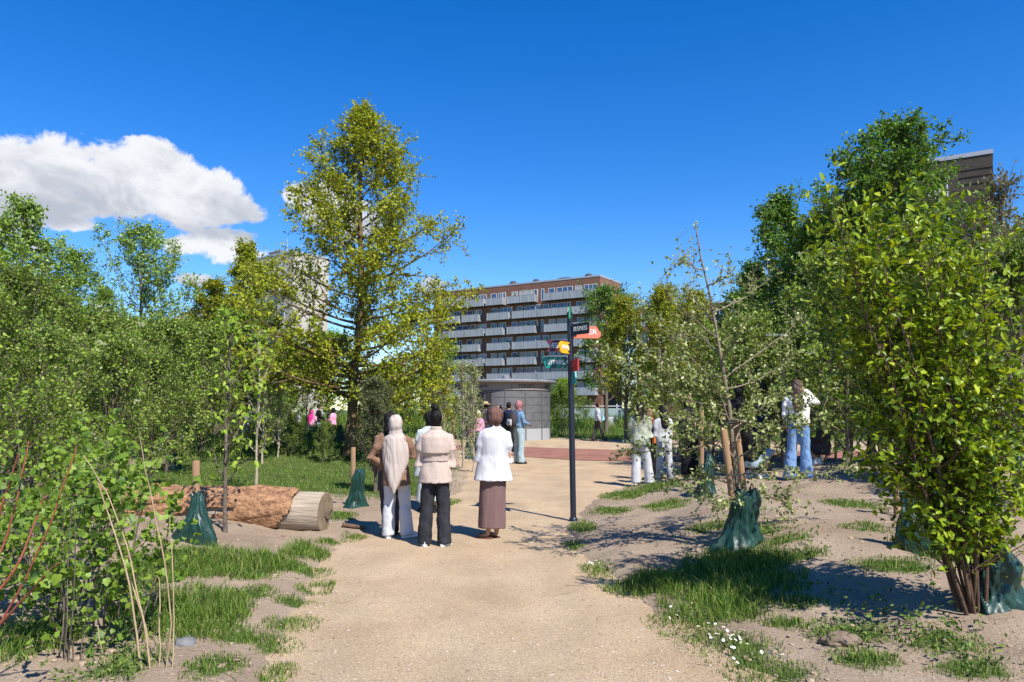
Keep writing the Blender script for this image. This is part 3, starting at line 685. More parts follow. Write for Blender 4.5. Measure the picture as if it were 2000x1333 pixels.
# ---------------------------------------------------------------- vegetation
def unit(v): return v / (np.linalg.norm(v, axis=-1, keepdims=True) + 1e-9)
def rvec(r, n): return unit(r.normal(size=(n, 3)))
T_RH = (np.array([(0, 0, 0), (.45, .33, .07), (1, 0, -.06), (.45, -.33, .07)]), np.array([(0, 2, 1), (0, 3, 2)]))
T_OV = (np.array([(0, 0, 0), (.28, .24, .06), (.66, .21, .04), (1, 0, -.14), (.66, -.21, .04), (.28, -.24, .06), (.48, 0, -.01)]),
        np.array([(6, 1, 0), (6, 2, 1), (6, 3, 2), (6, 4, 3), (6, 5, 4), (6, 0, 5)]))
_mp = [(0, 0), (-.04, .22), (.08, .42), (.28, .37), (.50, .52), (.60, .30), (.82, .20), (1, 0), (.82, -.20), (.60, -.30), (.50, -.52), (.28, -.37), (.08, -.42), (-.04, -.22)]
T_MP = (np.array([(a, b, .10 * abs(b) - .1 * a * a) for a, b in _mp] + [(.36, 0, .0)]), np.array([(14, (i + 1) % 14, i) for i in range(14)]))
class Leaves:
    def __init__(s): s.p = []; s.d = []; s.n = []; s.s = []
    def add(s, p, d, n, sz): s.p.append(p); s.d.append(d); s.n.append(n); s.s.append(sz)
    def arr(s): return np.concatenate(s.p), np.concatenate(s.d), np.concatenate(s.n), np.concatenate(s.s)
    def geo(s, T, sel=None):
        p, d, n, sz = s.arr()
        if sel is not None: p, d, n, sz = p[sel], d[sel], n[sel], sz[sel]
        side = np.cross(n, d); TV, TF = T
        V = p[:, None] + sz[:, None, None] * (TV[None, :, 0:1] * d[:, None] + TV[None, :, 1:2] * side[:, None] + TV[None, :, 2:3] * n[:, None])
        g = Geo(); g.add(V.reshape(-1, 3), (TF[None] + (np.arange(len(p)) * len(TV))[:, None, None]).reshape(-1, TF.shape[1])); return g
def put_leaves(lv, r, P0, P1, per, size, spread=.35, upn=.7, along=.5, droop=0.0, t0=.15):
    m = len(P0)
    if m == 0: return
    idx = np.repeat(np.arange(m), per); k = len(idx); t = t0 + (1.03 - t0) * r.random(k)
    a, b = P0[idx], P1[idx]; td = unit(b - a)
    p = a + (b - a) * t[:, None] + r.normal(size=(k, 3)) * size * spread
    d = unit(td * along + rvec(r, k) + np.array([0, 0, -droop]))
    n = rvec(r, k) + np.array([.25, -.35, upn + .25]); n = unit(n - d * (n * d).sum(1, keepdims=True))
    lv.add(p, d, n, size * (.65 + .6 * r.random(k)))
PROF = {'cone': lambda u: (1 - u) ** .68 * (.55 + .45 * min(1, u * 5)) + .05, 'oval': lambda u: max(.07, math.sin(math.pi * min(.97, .30 + .67 * u)) ** .9),
        'oak': lambda u: max(.07, (1 - u) ** .78 * (.88 + .12 * min(1, u * 4))), 'bush': lambda u: max(.15, (1 - u * u) ** .5), 'column': lambda u: .85 * min(1, u * 4 + .4) * (1 - u) ** .6 + .06}
def grow(seed, H, R, clear, r0, nl, prof, a0, a1, curve, nsub, ntw, twl, per, leaf, wood=None, lv=None, lean=(0, 0), up=.25, droop=0.0, twr=.006, wob=.02, irr=.3, along=.5, bot=.9):
    r = np.random.default_rng(seed); g = wood or Geo(); lv = lv or Leaves(); pf = PROF[prof]
    nt_ = 10; tz = np.linspace(0, 1, nt_); w = np.cumsum(r.normal(size=(nt_, 2)) * wob * H / 4, 0); w -= w[0]
    TP = np.stack([w[:, 0] + lean[0] * tz, w[:, 1] + lean[1] * tz, tz * H], -1); TR = r0 * (1 - tz) ** .8 + .008; TR[0] *= 1.25
    g.tube(TP, TR, 8)
    S0, S1, SR = [], [], []
    gap = r.random(12) * irr
    for i in range(nl):
        u = ((i + r.random() * .8) / nl) ** bot; t = clear + (1 - clear) * u * .985
        b = np.array([np.interp(t, tz, TP[:, c]) for c in range(3)]); az = i * 2.39996 + r.normal() * .35
        rad = R * pf(u) * (1 - gap[int(((az / 6.283) % 1) * 12)] * r.random()) * (.72 + .38 * r.random()); ang = a0 + (a1 - a0) * u + r.normal() * .1
        L = min(rad / max(math.sin(ang), .25), .95 * (1 - t) * H + .12 * R + rad * .25); n = 6; p = b.copy(); P = [p.copy()]; aa = ang
        for q in range(n):
            d = np.array([math.cos(az) * math.sin(aa), math.sin(az) * math.sin(aa), math.cos(aa)]); p = p + d * L / n; P.append(p.copy()); aa -= curve / n; az += r.normal() * .07
        P = np.array(P); rr = max(.35 * np.interp(t, tz, TR) + .004, .006) * np.linspace(1, .22, n + 1); g.tube(P, rr, 5)
        m = max(2, int(nsub * (.5 + .7 * L / max(R, .1)))); s = .12 + .88 * r.random(m) ** .8; x = s * n; k = np.minimum(x.astype(int), n - 1); f = (x - k)[:, None]
        q0 = P[k] * (1 - f) + P[k + 1] * f; ld = unit(P[k + 1] - P[k]); dd = unit(ld * .75 + rvec(r, m) * .85 + np.array([0, 0, up]))
        ln = L * .36 * (.55 + .7 * r.random(m)) * (1.12 - .55 * s); S0.append(q0); S1.append(q0 + dd * ln[:, None]); SR.append(np.interp(s, np.linspace(0, 1, n + 1), rr) * .6)
        S0.append(P[-2:-1]); S1.append(P[-1:] + (P[-1:] - P[-2:-1]) * .3); SR.append(rr[-1:])
    S0.append(TP[-2:-1].repeat(2, 0)); S1.append(TP[-1:].repeat(2, 0) + r.normal(size=(2, 3)) * .03 * H * .3); SR.append(np.full(2, .008))
    S0, S1, SR = np.concatenate(S0), np.concatenate(S1), np.concatenate(SR); g.prisms(S0, S1, SR, SR * .4, 4)
    m = len(S0); idx = np.repeat(np.arange(m), ntw); k = len(idx); t = (.1 + .92 * r.random(k))[:, None]; sd = unit(S1 - S0)[idx]
    q0 = S0[idx] + (S1 - S0)[idx] * t; q1 = q0 + unit(sd * .55 + rvec(r, k) * .9 + np.array([0, 0, up - droop])) * (twl * (.5 + .8 * r.random(k)))[:, None]
    g.prisms(q0, q1, twr, twr * .45, 3)
    put_leaves(lv, r, q0, q1, per, leaf, .35, .7, along, droop); put_leaves(lv, r, S0, S1, max(1, per // 2), leaf, .5, .7, along, droop)
    return g, lv
def multistem(seed, n, H, spread, r0, nbr, brl, per, leaf, base_r=.12, curve=.25, az=(0, 6.283), lowest=.12, up=.45, along=.6, droop=.0, tw=2, twl=.2, lean=(0, 0)):
    r = np.random.default_rng(seed); g = Geo(); lv = Leaves(); stems = []
    for i in range(n):
        a = az[0] + (az[1] - az[0]) * (i + .6 * r.random()) / n; h = H * (.62 + .4 * r.random()); o = spread * (.35 + .75 * r.random()); m = 9; t = np.linspace(0, 1, m)
        b = np.array([math.cos(a), math.sin(a)]) * base_r * r.random(); rad = o * (t ** (1 - curve)); wv = np.cumsum(r.normal(size=(m, 2)) * .02 * H / 3, 0); wv -= wv[0]; wv = wv + t[:, None] ** 1.2 * np.array(lean)[None]
        P = np.stack([b[0] + math.cos(a) * rad + wv[:, 0], b[1] + math.sin(a) * rad + wv[:, 1], h * t - .03], -1); R_ = r0 * (.7 + .5 * r.random()) * (1 - .85 * t); stems.append((P, R_))
        k = int(nbr * (.6 + .6 * r.random())); s = lowest + (1 - lowest) * r.random(k); x = s * (m - 1); j = np.minimum(x.astype(int), m - 2); f = (x - j)[:, None]
        q0 = P[j] * (1 - f) + P[j + 1] * f; sd = unit(P[j + 1] - P[j]); q1 = q0 + unit(sd * .5 + rvec(r, k) * .8 * np.array([1, 1, .5]) + np.array([0, 0, up - .3])) * (brl * (.4 + .9 * r.random(k)) * (1.15 - .6 * s))[:, None]
        g.prisms(q0, q1, r0 * .3, r0 * .1, 4); put_leaves(lv, r, q0, q1, per, leaf, .3, .9, along, droop)
        if tw:
            idx = np.repeat(np.arange(k), tw); kk = len(idx); tt = (.25 + .7 * r.random(kk))[:, None]; z0 = q0[idx] + (q1 - q0)[idx] * tt
            z1 = z0 + unit(unit(q1 - q0)[idx] * .6 + rvec(r, kk) * .8 + np.array([0, 0, up - .3])) * (twl * (.5 + r.random(kk)))[:, None]; g.prisms(z0, z1, r0 * .12, r0 * .05, 3); put_leaves(lv, r, z0, z1, per, leaf, .3, .9, along, droop)
        put_leaves(lv, r, P[-3:-1], P[-2:], per * 2, leaf, .3, .9, along, droop)
    return g, lv, stems

BARK = mat('bark_grey', (.09, .07, .05), .9, col2=(.16, .13, .10), scale=14, bump=.5, bscale=30)
BARK_OAK = mat('bark_oak', (.09, .06, .035), .9, col2=(.19, .13, .06), scale=5, bump=.6, bscale=18)
BARK_RED = mat('bark_russet', (.07, .04, .025), .85, col2=(.13, .08, .05), scale=12, bump=.3, bscale=30)
BARK_PALE = mat('bark_pale', (.30, .25, .18), .85, col2=(.42, .36, .27), scale=12)
L_OAK = leaf_mat('leaf_oak', (.08, .105, .007), (.185, .205, .012), (1.5, 1.4, .4), .38, third=(.20, .175, .02))
L_POP = leaf_mat('leaf_poplar', (.06, .112, .013), (.145, .21, .028), (1.3, 1.4, .5), .3, .4, .5, (.2, .24, .12))
L_MAP = leaf_mat('leaf_maple_dark', (.024, .058, .008), (.068, .122, .016), (1.5, 1.6, .4), .32, .45, .4, (.11, .17, .03))
L_BUSH = leaf_mat('leaf_shrub', (.048, .092, .010), (.135, .185, .024), (1.3, 1.3, .5), .3, third=(.17, .18, .08))
L_BRIGHT = leaf_mat('leaf_fresh', (.08, .135, .012), (.16, .22, .025), (1.5, 1.5, .4), .4)
L_APPLE = leaf_mat('leaf_silver', (.075, .095, .022), (.16, .185, .06), (1.2, 1.3, .6), .3, .55, .3, (.32, .33, .2))
L_LIME = leaf_mat('leaf_lime', (.028, .062, .004), (.135, .185, .009), (1.5, 1.35, .3), .4, .38, .45, (.22, .245, .02))
L_CURR = leaf_mat('leaf_currant', (.042, .085, .010), (.105, .155, .02), (1.5, 1.5, .4), .38, .45, .4)
L_DARK = leaf_mat('leaf_fine_dark', (.035, .05, .018), (.075, .09, .03), (1.2, 1.2, .5), .25)
L_BRONZE = leaf_mat('leaf_bronze', (.06, .055, .03), (.12, .11, .05), (1.2, 1.1, .5), .3)
FLOWER = mat('cream_blossom', (.52, .49, .36), .8)

def plant(name, label, cat, loc, g, lv, bark, leafm, T=T_RH, rz=0.0, group=None, crown='crown', trunk='trunk', stems=None, leaf_objs=0, scale=1.0):
    o = empty(name, loc, label, cat, rz, group, scale)
    if stems:
        for P, R_ in stems:
            s = Geo(); s.tube(P, R_, 7); obj('stem', s.mesh('stem', [bark], True), None, o)
    if g is not None and g.n:
        q_ = obj(trunk, g.mesh(trunk, [bark], True), None, o)
        if trunk == 'branches': q_['kind'] = 'stuff'
    if lv is not None:
        sel = None
        if leaf_objs:
            p, d, n, sz = lv.arr(); wp = p @ np.array(Matrix.Rotation(rz, 3, 'Z')).T + np.array(loc)
            dist = np.linalg.norm(wp - np.array([0, 0, EYE]), axis=1) / sz
            u = wp[:, 0] / wp[:, 1]; dist[(abs(u) > .69)] += 1e6
            near = np.argsort(dist)[:leaf_objs]; sel = np.ones(len(p), bool); sel[near] = False
            base = Geo(); base.add(*T); bm_ = base.mesh('leaf', [leafm], True)
            for i in near:
                side = np.cross(n[i], d[i]); M_ = Matrix(((d[i][0], side[0], n[i][0], 0), (d[i][1], side[1], n[i][1], 0), (d[i][2], side[2], n[i][2], 0), (0, 0, 0, 1)))
                q = bpy.data.objects.new('leaf', bm_); COL.objects.link(q); q.parent = o; q.matrix_basis = Matrix.Translation(p[i]) @ M_ @ Matrix.Scale(sz[i], 4)
        c = obj(crown, lv.geo(T, sel).mesh(crown, [leafm], False), None, o); c['kind'] = 'stuff'
    return o
def recopy(src, label, loc, rz, s, sz=None):
    o = copy_tree(src); o.location = loc; o.rotation_euler = (0, 0, rz); o.scale = (s, s, sz or s); o['label'] = label; return o
def top_h(px, py, Y): return at(px, py, Y).z
def gl(px, Y):
    x = at(px, 800, Y).x; return on_ground(x, Y)

# --- the tall oak
b = gl(684, 21.6); H = top_h(700, 222, 21.6) - b.z
g, lv = grow(101, H, 4.5, .16, .15, 86, 'oak', 1.6, .7, .42, 13, 6, .38, 8, .098, lean=(.2, 0), up=.10, irr=.38, twr=.005, bot=1.3)
plant('oak_tree', 'tall young oak with yellow green crown standing behind the log', 'tree', b, g, lv, BARK_OAK, L_OAK)
# --- left trees
PG = 'leafy trees on the left side'
def poplar(seed, H, R): return grow(seed, H, R, .10, .09, 48, 'cone', 1.2, .75, .45, 9, 6, .36, 7, .10, up=.2, twr=.005, irr=.45, bot=1.0)
b = gl(265, 30); H = top_h(265, 458, 30) - b.z; g, lv = poplar(201, H, 4.2); pa = plant('poplar_tree', 'pointed green poplar, second tree from the left edge', 'tree', b, g, lv, BARK, L_POP, group=PG)
b = gl(22, 23); H = top_h(22, 405, 23) - b.z; g, lv = poplar(202, H, 2.6); pb = plant('poplar_tree', 'tall leafy poplar cut by the left edge of the view', 'tree', b, g, lv, BARK, L_POP, group=PG)
Hb = H
b = gl(135, 27); recopy(pb, 'rounded loose crowned poplar between the edge poplar and the pointed poplar', b, 2.0, .95, (top_h(150, 502, 27) - b.z) / Hb)
b = gl(-60, 27); recopy(pb, 'poplar just beyond the left edge behind the edge poplar', b, 4.0, 1.05, 1.0)
g, lv = grow(205, 8.6, 2.2, .12, .1, 48, 'column', .95, .7, .4, 9, 6, .36, 7, .105, up=.2, irr=.4)
b = gl(468, 36); H = top_h(470, 485, 36) - b.z; pc = plant('hornbeam_tree', 'upright dull green tree left of and behind the oak', 'tree', b, g, lv, BARK, L_OAK, group=PG); pc.scale = (1.15, 1.15, H / 8.6)
b = gl(425, 31); recopy(pc, 'broad darker tree between the pointed poplar and the oak', b, 2.2, 1.1, (top_h(425, 560, 31) - b.z) / 8.6)
b = gl(370, 34); recopy(pa, 'small green tree just right of the pointed poplar', b, 1.2, .8, .62)
# --- right trees
def maple(seed, H, R, prof='oval'): return grow(seed, H, R, .10, .12, 54, prof, 1.2, .75, .45, 10, 6, .38, 8, .11, up=.15, irr=.4, bot=1.0)
RG = 'dark green trees on the right side'
b = gl(1775, 19); H = top_h(1780, 272, 19) - b.z; g, lv = maple(301, H, 2.7, 'oval'); ma = plant('maple_tree', 'tallest dark green maple, in front of the dark brick tower', 'tree', b, g, lv, BARK, L_MAP, group=RG); Hm = H
b = gl(1545, 24); H = top_h(1545, 385, 24) - b.z; g, lv = maple(302, H, 3.2, 'oak'); mb = plant('maple_tree', 'dark green maple with pointed top above the lamp post', 'tree', b, g, lv, BARK, L_MAP, group=RG); Hn = H
b = gl(1650, 22); recopy(mb, 'dark green maple between the pointed maple and the tallest one', b, 2.5, .95, (top_h(1640, 405, 22) - b.z) / Hn)
b = gl(1695, 21); recopy(ma, 'dense dark maple crowding the left side of the tallest one', b, 1.5, .9, (top_h(1700, 350, 21) - b.z) / Hm)
b = gl(1592, 20.5); recopy(mb, 'full dark maple right behind the woman in blue jeans', b, 3.2, .85, (top_h(1595, 440, 20.5) - b.z) / Hn)
b = gl(1470, 27); recopy(mb, 'lower dark maple behind the lamp post', b, 4.1, .85, (top_h(1480, 520, 27) - b.z) / Hn)
b = gl(1930, 20); recopy(mb, 'dark maple below the brick tower near the right edge', b, 5.0, .9, (top_h(1910, 500, 20) - b.z) / Hn)
b = gl(1183, 46); g, lv = grow(310, 7.6, 2.9, .22, .13, 40, 'oval', 1.2, .35, .45, 8, 5, .4, 8, .12, irr=.4); mc = plant('field_maple', 'dark rounded maple on the lawn behind the walking man', 'tree', b, g, lv, BARK, L_MAP, group=RG); mc.scale = (1, 1, (top_h(1190, 588, 46) - b.z) / 7.6)
g, lv = grow(311, 5.8, 2.0, .15, .08, 36, 'column', .7, .22, .35, 8, 5, .4, 8, .10, irr=.35)
b = gl(1222, 38); md = plant('golden_tree', 'yellow green upright tree right of the signpost', 'tree', b, g, lv, BARK, L_OAK); md.scale = (1.05, 1.05, (top_h(1215, 608, 38) - b.z) / 5.8)
b = gl(1300, 36); recopy(md, 'yellow green tree behind the small blossoming tree', b, 2.0, 1.1, (top_h(1300, 590, 36) - b.z) / 5.8)
b = gl(1365, 33); recopy(md, 'olive green tree right behind the staked small tree', b, 4.0, 1.0, (top_h(1370, 600, 33) - b.z) / 5.8)
# --- background belt
BG = 'trees of the far green belt'
g, lv = grow(320, 6, 2.4, .1, .1, 40, 'bush', 1.2, .35, .4, 7, 5, .45, 8, .13, irr=.4); be = plant('belt_tree', 'round green tree beyond the grassy mound behind the oak trunk', 'tree', gl(640, 52), g, lv, BARK, L_BRIGHT, group=BG)
belt = [(760, 50, .85, 'fresh green tree beyond the square, left of the kiosk'), (850, 56, .95, 'fresh green tree just left behind the kiosk roof'), (560, 56, 1.0, 'round tree behind the far group in pink'),
        (480, 54, .9, 'round tree behind the far white scarf walker'), (380, 50, 1.0, 'round tree behind the grassy mound on the left'), (250, 48, 1.1, 'round tree in the far left belt below the pointed poplar'), (120, 46, 1.1, 'round tree low in the far left belt'), (-20, 44, 1.1, 'round tree at the left edge of the far belt'),
        (1105, 62, .55, 'small bush behind the kiosk and signpost'), (1280, 58, .8, 'round tree far behind the group in white trousers'), (1400, 54, .9, 'round tree far behind the small blossoming tree'), (1510, 50, .95, 'round tree far behind the lamp post'),
        (1640, 46, 1.0, 'round tree far behind the woman in blue jeans'), (1780, 44, 1.0, 'round tree far behind the lime shrub'), (1930, 42, 1.0, 'round tree at the right end of the far belt')]
for i, (px, Y, s, lb) in enumerate(belt): recopy(be, lb, gl(px, Y), i * 1.7, s, s * (.8 + .3 * ((i * 37) % 10) / 10))
# --- bushes, with and without flower heads
def add_flowers(o, lv, n, seed, size=.09):
    r = np.random.default_rng(seed); p = lv.arr()[0]; c = p.mean(0); q = p[r.choice(len(p), n * 6, replace=False)]; w = np.linalg.norm((q - c) * np.array([1, 1, .8]), axis=1); q = q[np.argsort(-w)[:n]]
    g = Geo(); k = 16
    for c0 in q:
        a = r.normal(size=(k, 3)) * size * np.array([.4, .4, .15]); P = c0 + a + np.array([0, 0, size * .3])
        for t in P: g.add(t + OCT * size * .16, OCF)
    f = obj('flower_heads', g.mesh('flower_heads', [FLOWER]), None, o); f['kind'] = 'stuff'
BU = 'mixed shrubs filling the left middle distance'
def bush(seed, H, R, leaf=.055): return grow(seed, H, R, .03, .03, 38, 'bush', 1.0, .25, .35, 6, 6, .24, 7, leaf * 1.15, up=.3, twr=.004, irr=.4)
g, lv = bush(401, 3.2, 1.45); ba = plant('flowering_shrub', 'dense shrub with cream flower heads below the pointed poplar', 'shrub', gl(330, 17.5), g, lv, BARK, L_BUSH, group=BU); add_flowers(ba, lv, 28, 1, .075)
g, lv = bush(402, 3.0, 1.3, .05); bb = plant('leafy_shrub', 'dense green shrub left of the flowering shrub', 'shrub', gl(190, 16), g, lv, BARK, L_BUSH, group=BU)
g, lv = bush(403, 2.6, 1.2, .06); bc = plant('fresh_shrub', 'fresh green shrub right of the flowering shrub', 'shrub', gl(455, 24), g, lv, BARK, L_CURR, group=BU); bc.scale = (1.2, 1.2, 1.35)
spots = [(ba, 250, 21, 1.1, 'flowering shrub under the poplar gap on the left'), (ba, 90, 15, 1.0, 'flowering shrub below the rounded poplar at left'), (bb, 10, 13.5, 1.15, 'dense green shrub at the left edge above the maple leaved thicket'), (bb, 395, 22, 1.05, 'green shrub just left of the grassy mound'),
         (bc, 120, 20, 1.4, 'taller fresh shrub behind the left shrubs'), (bc, -30, 18, 1.5, 'fresh shrub at the left edge under the edge poplar'), (ba, -20, 11.0, .8, 'low flowering shrub at the left edge'), (bb, 310, 27, 1.3, 'green shrub under the pointed poplar'),
         (bc, 540, 33, 1.3, 'fresh green shrub left behind the group in pink'), (bc, 780, 43, 1.2, 'fresh green bush right of the oak trunk'), (bb, 730, 38, 1.0, 'dark leafy bush behind the bun haired woman'), (bc, 850, 45, 1.3, 'bright bush left of the kiosk'),
         (bc, 1098, 44, 1.0, 'narrow fresh bush right of the kiosk'), (bb, 1140, 56, .6, 'low dark bush on the far lawn beside the walking man'), (bb, 1240, 52, .8, 'dark bush on the far lawn right of the white cabinet')]
spots += [(bb, 505, 21.5, .34, 'low dark shrub on the front of the grassy mound, left of three'), (bb, 570, 21.2, .36, 'low dark shrub on the front of the grassy mound, middle of three'), (bb, 632, 20.6, .32, 'low dark shrub on the mound just left of the oak trunk'), (bb, 70, 9.0, .68, 'small green shrub just above the left thicket'), (ba, 215, 11.5, .72, 'small flowering shrub between the left thicket and the mound'), (bb, 300, 14.0, .75, 'small green shrub left of the bag at the mound foot'), (bb, -60, 7.6, .75, 'green shrub at the left edge behind the thicket'), (ba, 405, 28, .9, 'low flowering shrub on the far side of the mound')]
for i, (src, px, Y, s, lb) in enumerate(spots): recopy(src, lb, gl(px, Y), 1 + i * 1.3, s)
RS = 'shrubs filling the right middle distance'
g, lv = bush(411, 3.3, 1.35, .06); bd = plant('viburnum_shrub', 'shrub with white flower heads right of the woman in blue jeans', 'shrub', gl(1650, 12.6), g, lv, BARK, L_BUSH, group=RS); add_flowers(bd, lv, 40, 3, .07)
spots = [(bd, 1735, 13.8, 1.05, 'white flowered shrub behind the lime leaved shrub'), (bd, 1885, 12.5, 1.0, 'white flowered shrub behind the right part of the lime leaved shrub'), (bb, 1600, 17, 1.25, 'dark dense shrub behind the woman in blue jeans'),
         (bb, 1480, 17.5, 1.1, 'dark dense shrub behind the lamp post foot'), (bb, 1390, 20, 1.1, 'dark dense shrub behind the staked small tree'), (bb, 1990, 9.5, 1.0, 'green shrub at the right edge behind the lime leaved shrub'), (bb, 1720, 18, 1.3, 'dark dense shrub under the tallest maple'), (bb, 1860, 16, 1.3, 'dark dense shrub below the brick tower'),
         (bb, 1330, 22.5, .75, 'low dark shrub behind the people in white trousers'), (bb, 2080, 12, 1.3, 'green shrub beyond the right edge')]
for i, (src, px, Y, s, lb) in enumerate(spots): recopy(src, lb, gl(px, Y), .6 + i * 1.9, s)
# --- shrub beside the women, twiggy saplings before the kiosk
g, lv = grow(421, 1.9, .62, .04, .025, 40, 'column', .7, .25, .3, 7, 6, .16, 8, .032, up=.4, twr=.003, irr=.5)
plant('small_dark_shrub', 'fine leaved dark shrub growing beside the bag left of the hijab wearing woman', 'shrub', gp(733, 962), g, lv, BARK, L_DARK)
g, lv = grow(422, 2.7, .5, .05, .018, 26, 'column', .6, .2, .3, 4, 3, .2, 4, .048, up=.4, twr=.003, irr=.6)
SG = 'thin saplings before the kiosk'
sa = plant('thin_sapling', 'thin leafy sapling with pale stem in front of the kiosk', 'sapling', gl(905, 20.5), g, lv, BARK_PALE, L_APPLE, group=SG)
recopy(sa, 'thin sapling just right of the bun haired woman, beside a bag', gl(925, 19.2), 2.1, .95); recopy(sa, 'thin sapling left of the kiosk behind the women', gl(868, 24), 4.1, 1.05)
recopy(sa, 'dark thin sapling on the grassy mound left of the oak', gl(545, 21), 1.1, 1.0); recopy(sa, 'dark thin sapling on the top of the grassy mound', gl(515, 20.3), 3.3, 1.05); recopy(sa, 'thin sapling behind the log left of the oak trunk', gl(600, 24), 5.0, .9)
# young tree with large pale leaves, and the one before the log
def whip(seed, H, per, leaf): return grow(seed, H, .55, .15, .018, 14, 'column', .8, .4, .4, 2, 2, .2, per, leaf, up=.2, droop=.4, twr=.003, irr=.3)
g, lv = whip(431, 3.0, 2, .11); plant('young_lime_tree', 'slender young tree with few large pale leaves left of the oak', 'young tree', gl(505, 14.2), g, lv, BARK_PALE, L_BRIGHT, T_OV)
g, lv = whip(432, 2.5, 2, .09); plant('young_lime_tree', 'slender young tree with few pale leaves in front of the log', 'young tree', gp(440, 1040), g, lv, BARK, L_BRIGHT, T_OV)
g, lv = grow(433, 4.4, .75, .25, .03, 20, 'column', .5, .25, .2, 5, 3, .3, 4, .06, up=.4, twr=.004); plant('bronze_leaved_tree', 'thin sparse tree with bronze leaves at the right edge', 'tree', gl(1985, 11.0), g, lv, BARK, L_BRONZE)

# --- the small staked tree with silvery leaves on the right
b = gp(1438, 1070); H = top_h(1365, 432, b.y) - b.z
r = np.random.default_rng(51); g = Geo(); lv = Leaves()
TP = np.array([tuple(at(px, py, b.y + .05) - b) for px, py in ((1445, 1060), (1442, 960), (1432, 880), (1425, 800), (1412, 720), (1398, 640), (1385, 570), (1368, 500), (1358, 435))])
g.tube(TP, np.linspace(.032, .006, 9), 8)
limbs = [((1425, 815), (1330, 775), (1240, 720), (1195, 700), (1182, 675)), ((1424, 820), (1480, 830), (1550, 835), (1610, 820)), ((1430, 850), (1350, 880), (1280, 880), (1200, 890)), ((1432, 900), (1500, 860), (1560, 800), (1600, 770)),
         ((1440, 930), (1500, 920), (1580, 925), (1680, 915)), ((1420, 770), (1350, 700), (1290, 640), (1250, 600)), ((1415, 740), (1480, 690), (1540, 650), (1570, 610)), ((1400, 660), (1350, 620), (1310, 590), (1290, 545)),
         ((1392, 610), (1440, 590), (1470, 570), (1500, 545)), ((1375, 530), (1345, 515), (1325, 508)), ((1440, 950), (1380, 930), (1320, 940), (1270, 930)), ((1446, 960), (1400, 985), (1370, 960)), ((1445, 980), (1480, 960), (1540, 985)),
         ((1428, 830), (1400, 760), (1340, 730), (1280, 700)), ((1418, 760), (1470, 750), (1520, 720), (1550, 700)), ((1410, 700), (1440, 660), (1460, 620)), ((1430, 870), (1460, 800), (1480, 740)), ((1436, 900), (1380, 820), (1330, 820), (1260, 800)), ((1405, 690), (1370, 660), (1320, 660)), ((1420, 790), (1380, 790), (1300, 760), (1220, 745)),
         ((1428, 840), (1480, 800), (1530, 770)), ((1415, 735), (1360, 745), (1310, 735), (1250, 670)), ((1435, 890), (1360, 850), (1310, 850)), ((1380, 560), (1410, 548), (1438, 520)), ((1396, 630), (1360, 590), (1340, 560))]
for i, pl in enumerate(limbs):
    y0 = b.y + .05; dy = (-.85 if i % 2 else .85) * (.4 + .6 * r.random()); n = len(pl)
    P = np.array([tuple(at(px, py, y0 + dy * (q / (n - 1)) ** 1.2) - b) for q, (px, py) in enumerate(pl)]); tt = np.linspace(0, n - 1, 12); P = np.stack([np.interp(tt, np.arange(n), P[:, c]) for c in range(3)], -1)
    P[1:-1] += r.normal(size=(10, 3)) * .008; g.tube(P, np.linspace(.010, .003, 12), 5)
    k = 13; s = .18 + .82 * r.random(k); x = s * 11; j = np.minimum(x.astype(int), 10); q0 = P[j] * (1 - (x - j)[:, None]) + P[j + 1] * (x - j)[:, None]; q1 = q0 + unit(unit(P[j + 1] - P[j]) * .5 + rvec(r, k) * .8 + np.array([0, 0, .3])) * (.1 + .26 * r.random(k))[:, None]
    g.prisms(q0, q1, .003, .0015, 3); lo_ = .45 if P[:, 2].mean() > 2.15 else 1.0; put_leaves(lv, r, q0, q1, int(10 * lo_), .046, .35, .5, .7); put_leaves(lv, r, P[3:-1], P[4:], int(6 * lo_), .046, .4, .5, .6)
    idx = np.repeat(np.arange(k), 2); z0 = q0[idx] + (q1 - q0)[idx] * r.random((2 * k, 1)); z1 = z0 + rvec(r, 2 * k) * .14; g.prisms(z0, z1, .002, .001, 3); put_leaves(lv, r, z0, z1, int(6 * lo_), .043, .4, .5, .7)
put_leaves(lv, r, TP[3:-1], TP[4:], 8, .045, .4, .5, .6)
plant('staked_apple_tree', 'small silvery leaved tree with long bare branches tied to two stakes', 'tree', b, g, lv, mat('bark_apple', (.15, .12, .08), .85, col2=(.25, .20, .14), scale=14, bump=.4, bscale=30), L_APPLE, T_RH, leaf_objs=0)
APPLE = b
# --- the lime leaved shrub in the right foreground
b = gp(1900, 1195)
g, lv, st = multistem(61, 13, 2.78, .66, .016, 46, .46, 6, .062, .09, .12, lowest=.10, up=.5, along=.7, tw=3, twl=.22, lean=(-.46, 0))
def clip_lv(lv, keep):
    p, d, n, s = lv.arr(); k = keep(p); lv.p, lv.d, lv.n, lv.s = [p[k]], [d[k]], [n[k]], [s[k]]
plant('lime_leaved_shrub', 'large multi stemmed shrub with bright yellow green leaves in the right foreground', 'shrub', b, g, lv, BARK_RED, L_LIME, T_OV, rz=0, trunk='branches', crown='foliage', stems=st, leaf_objs=300)
LIME = b
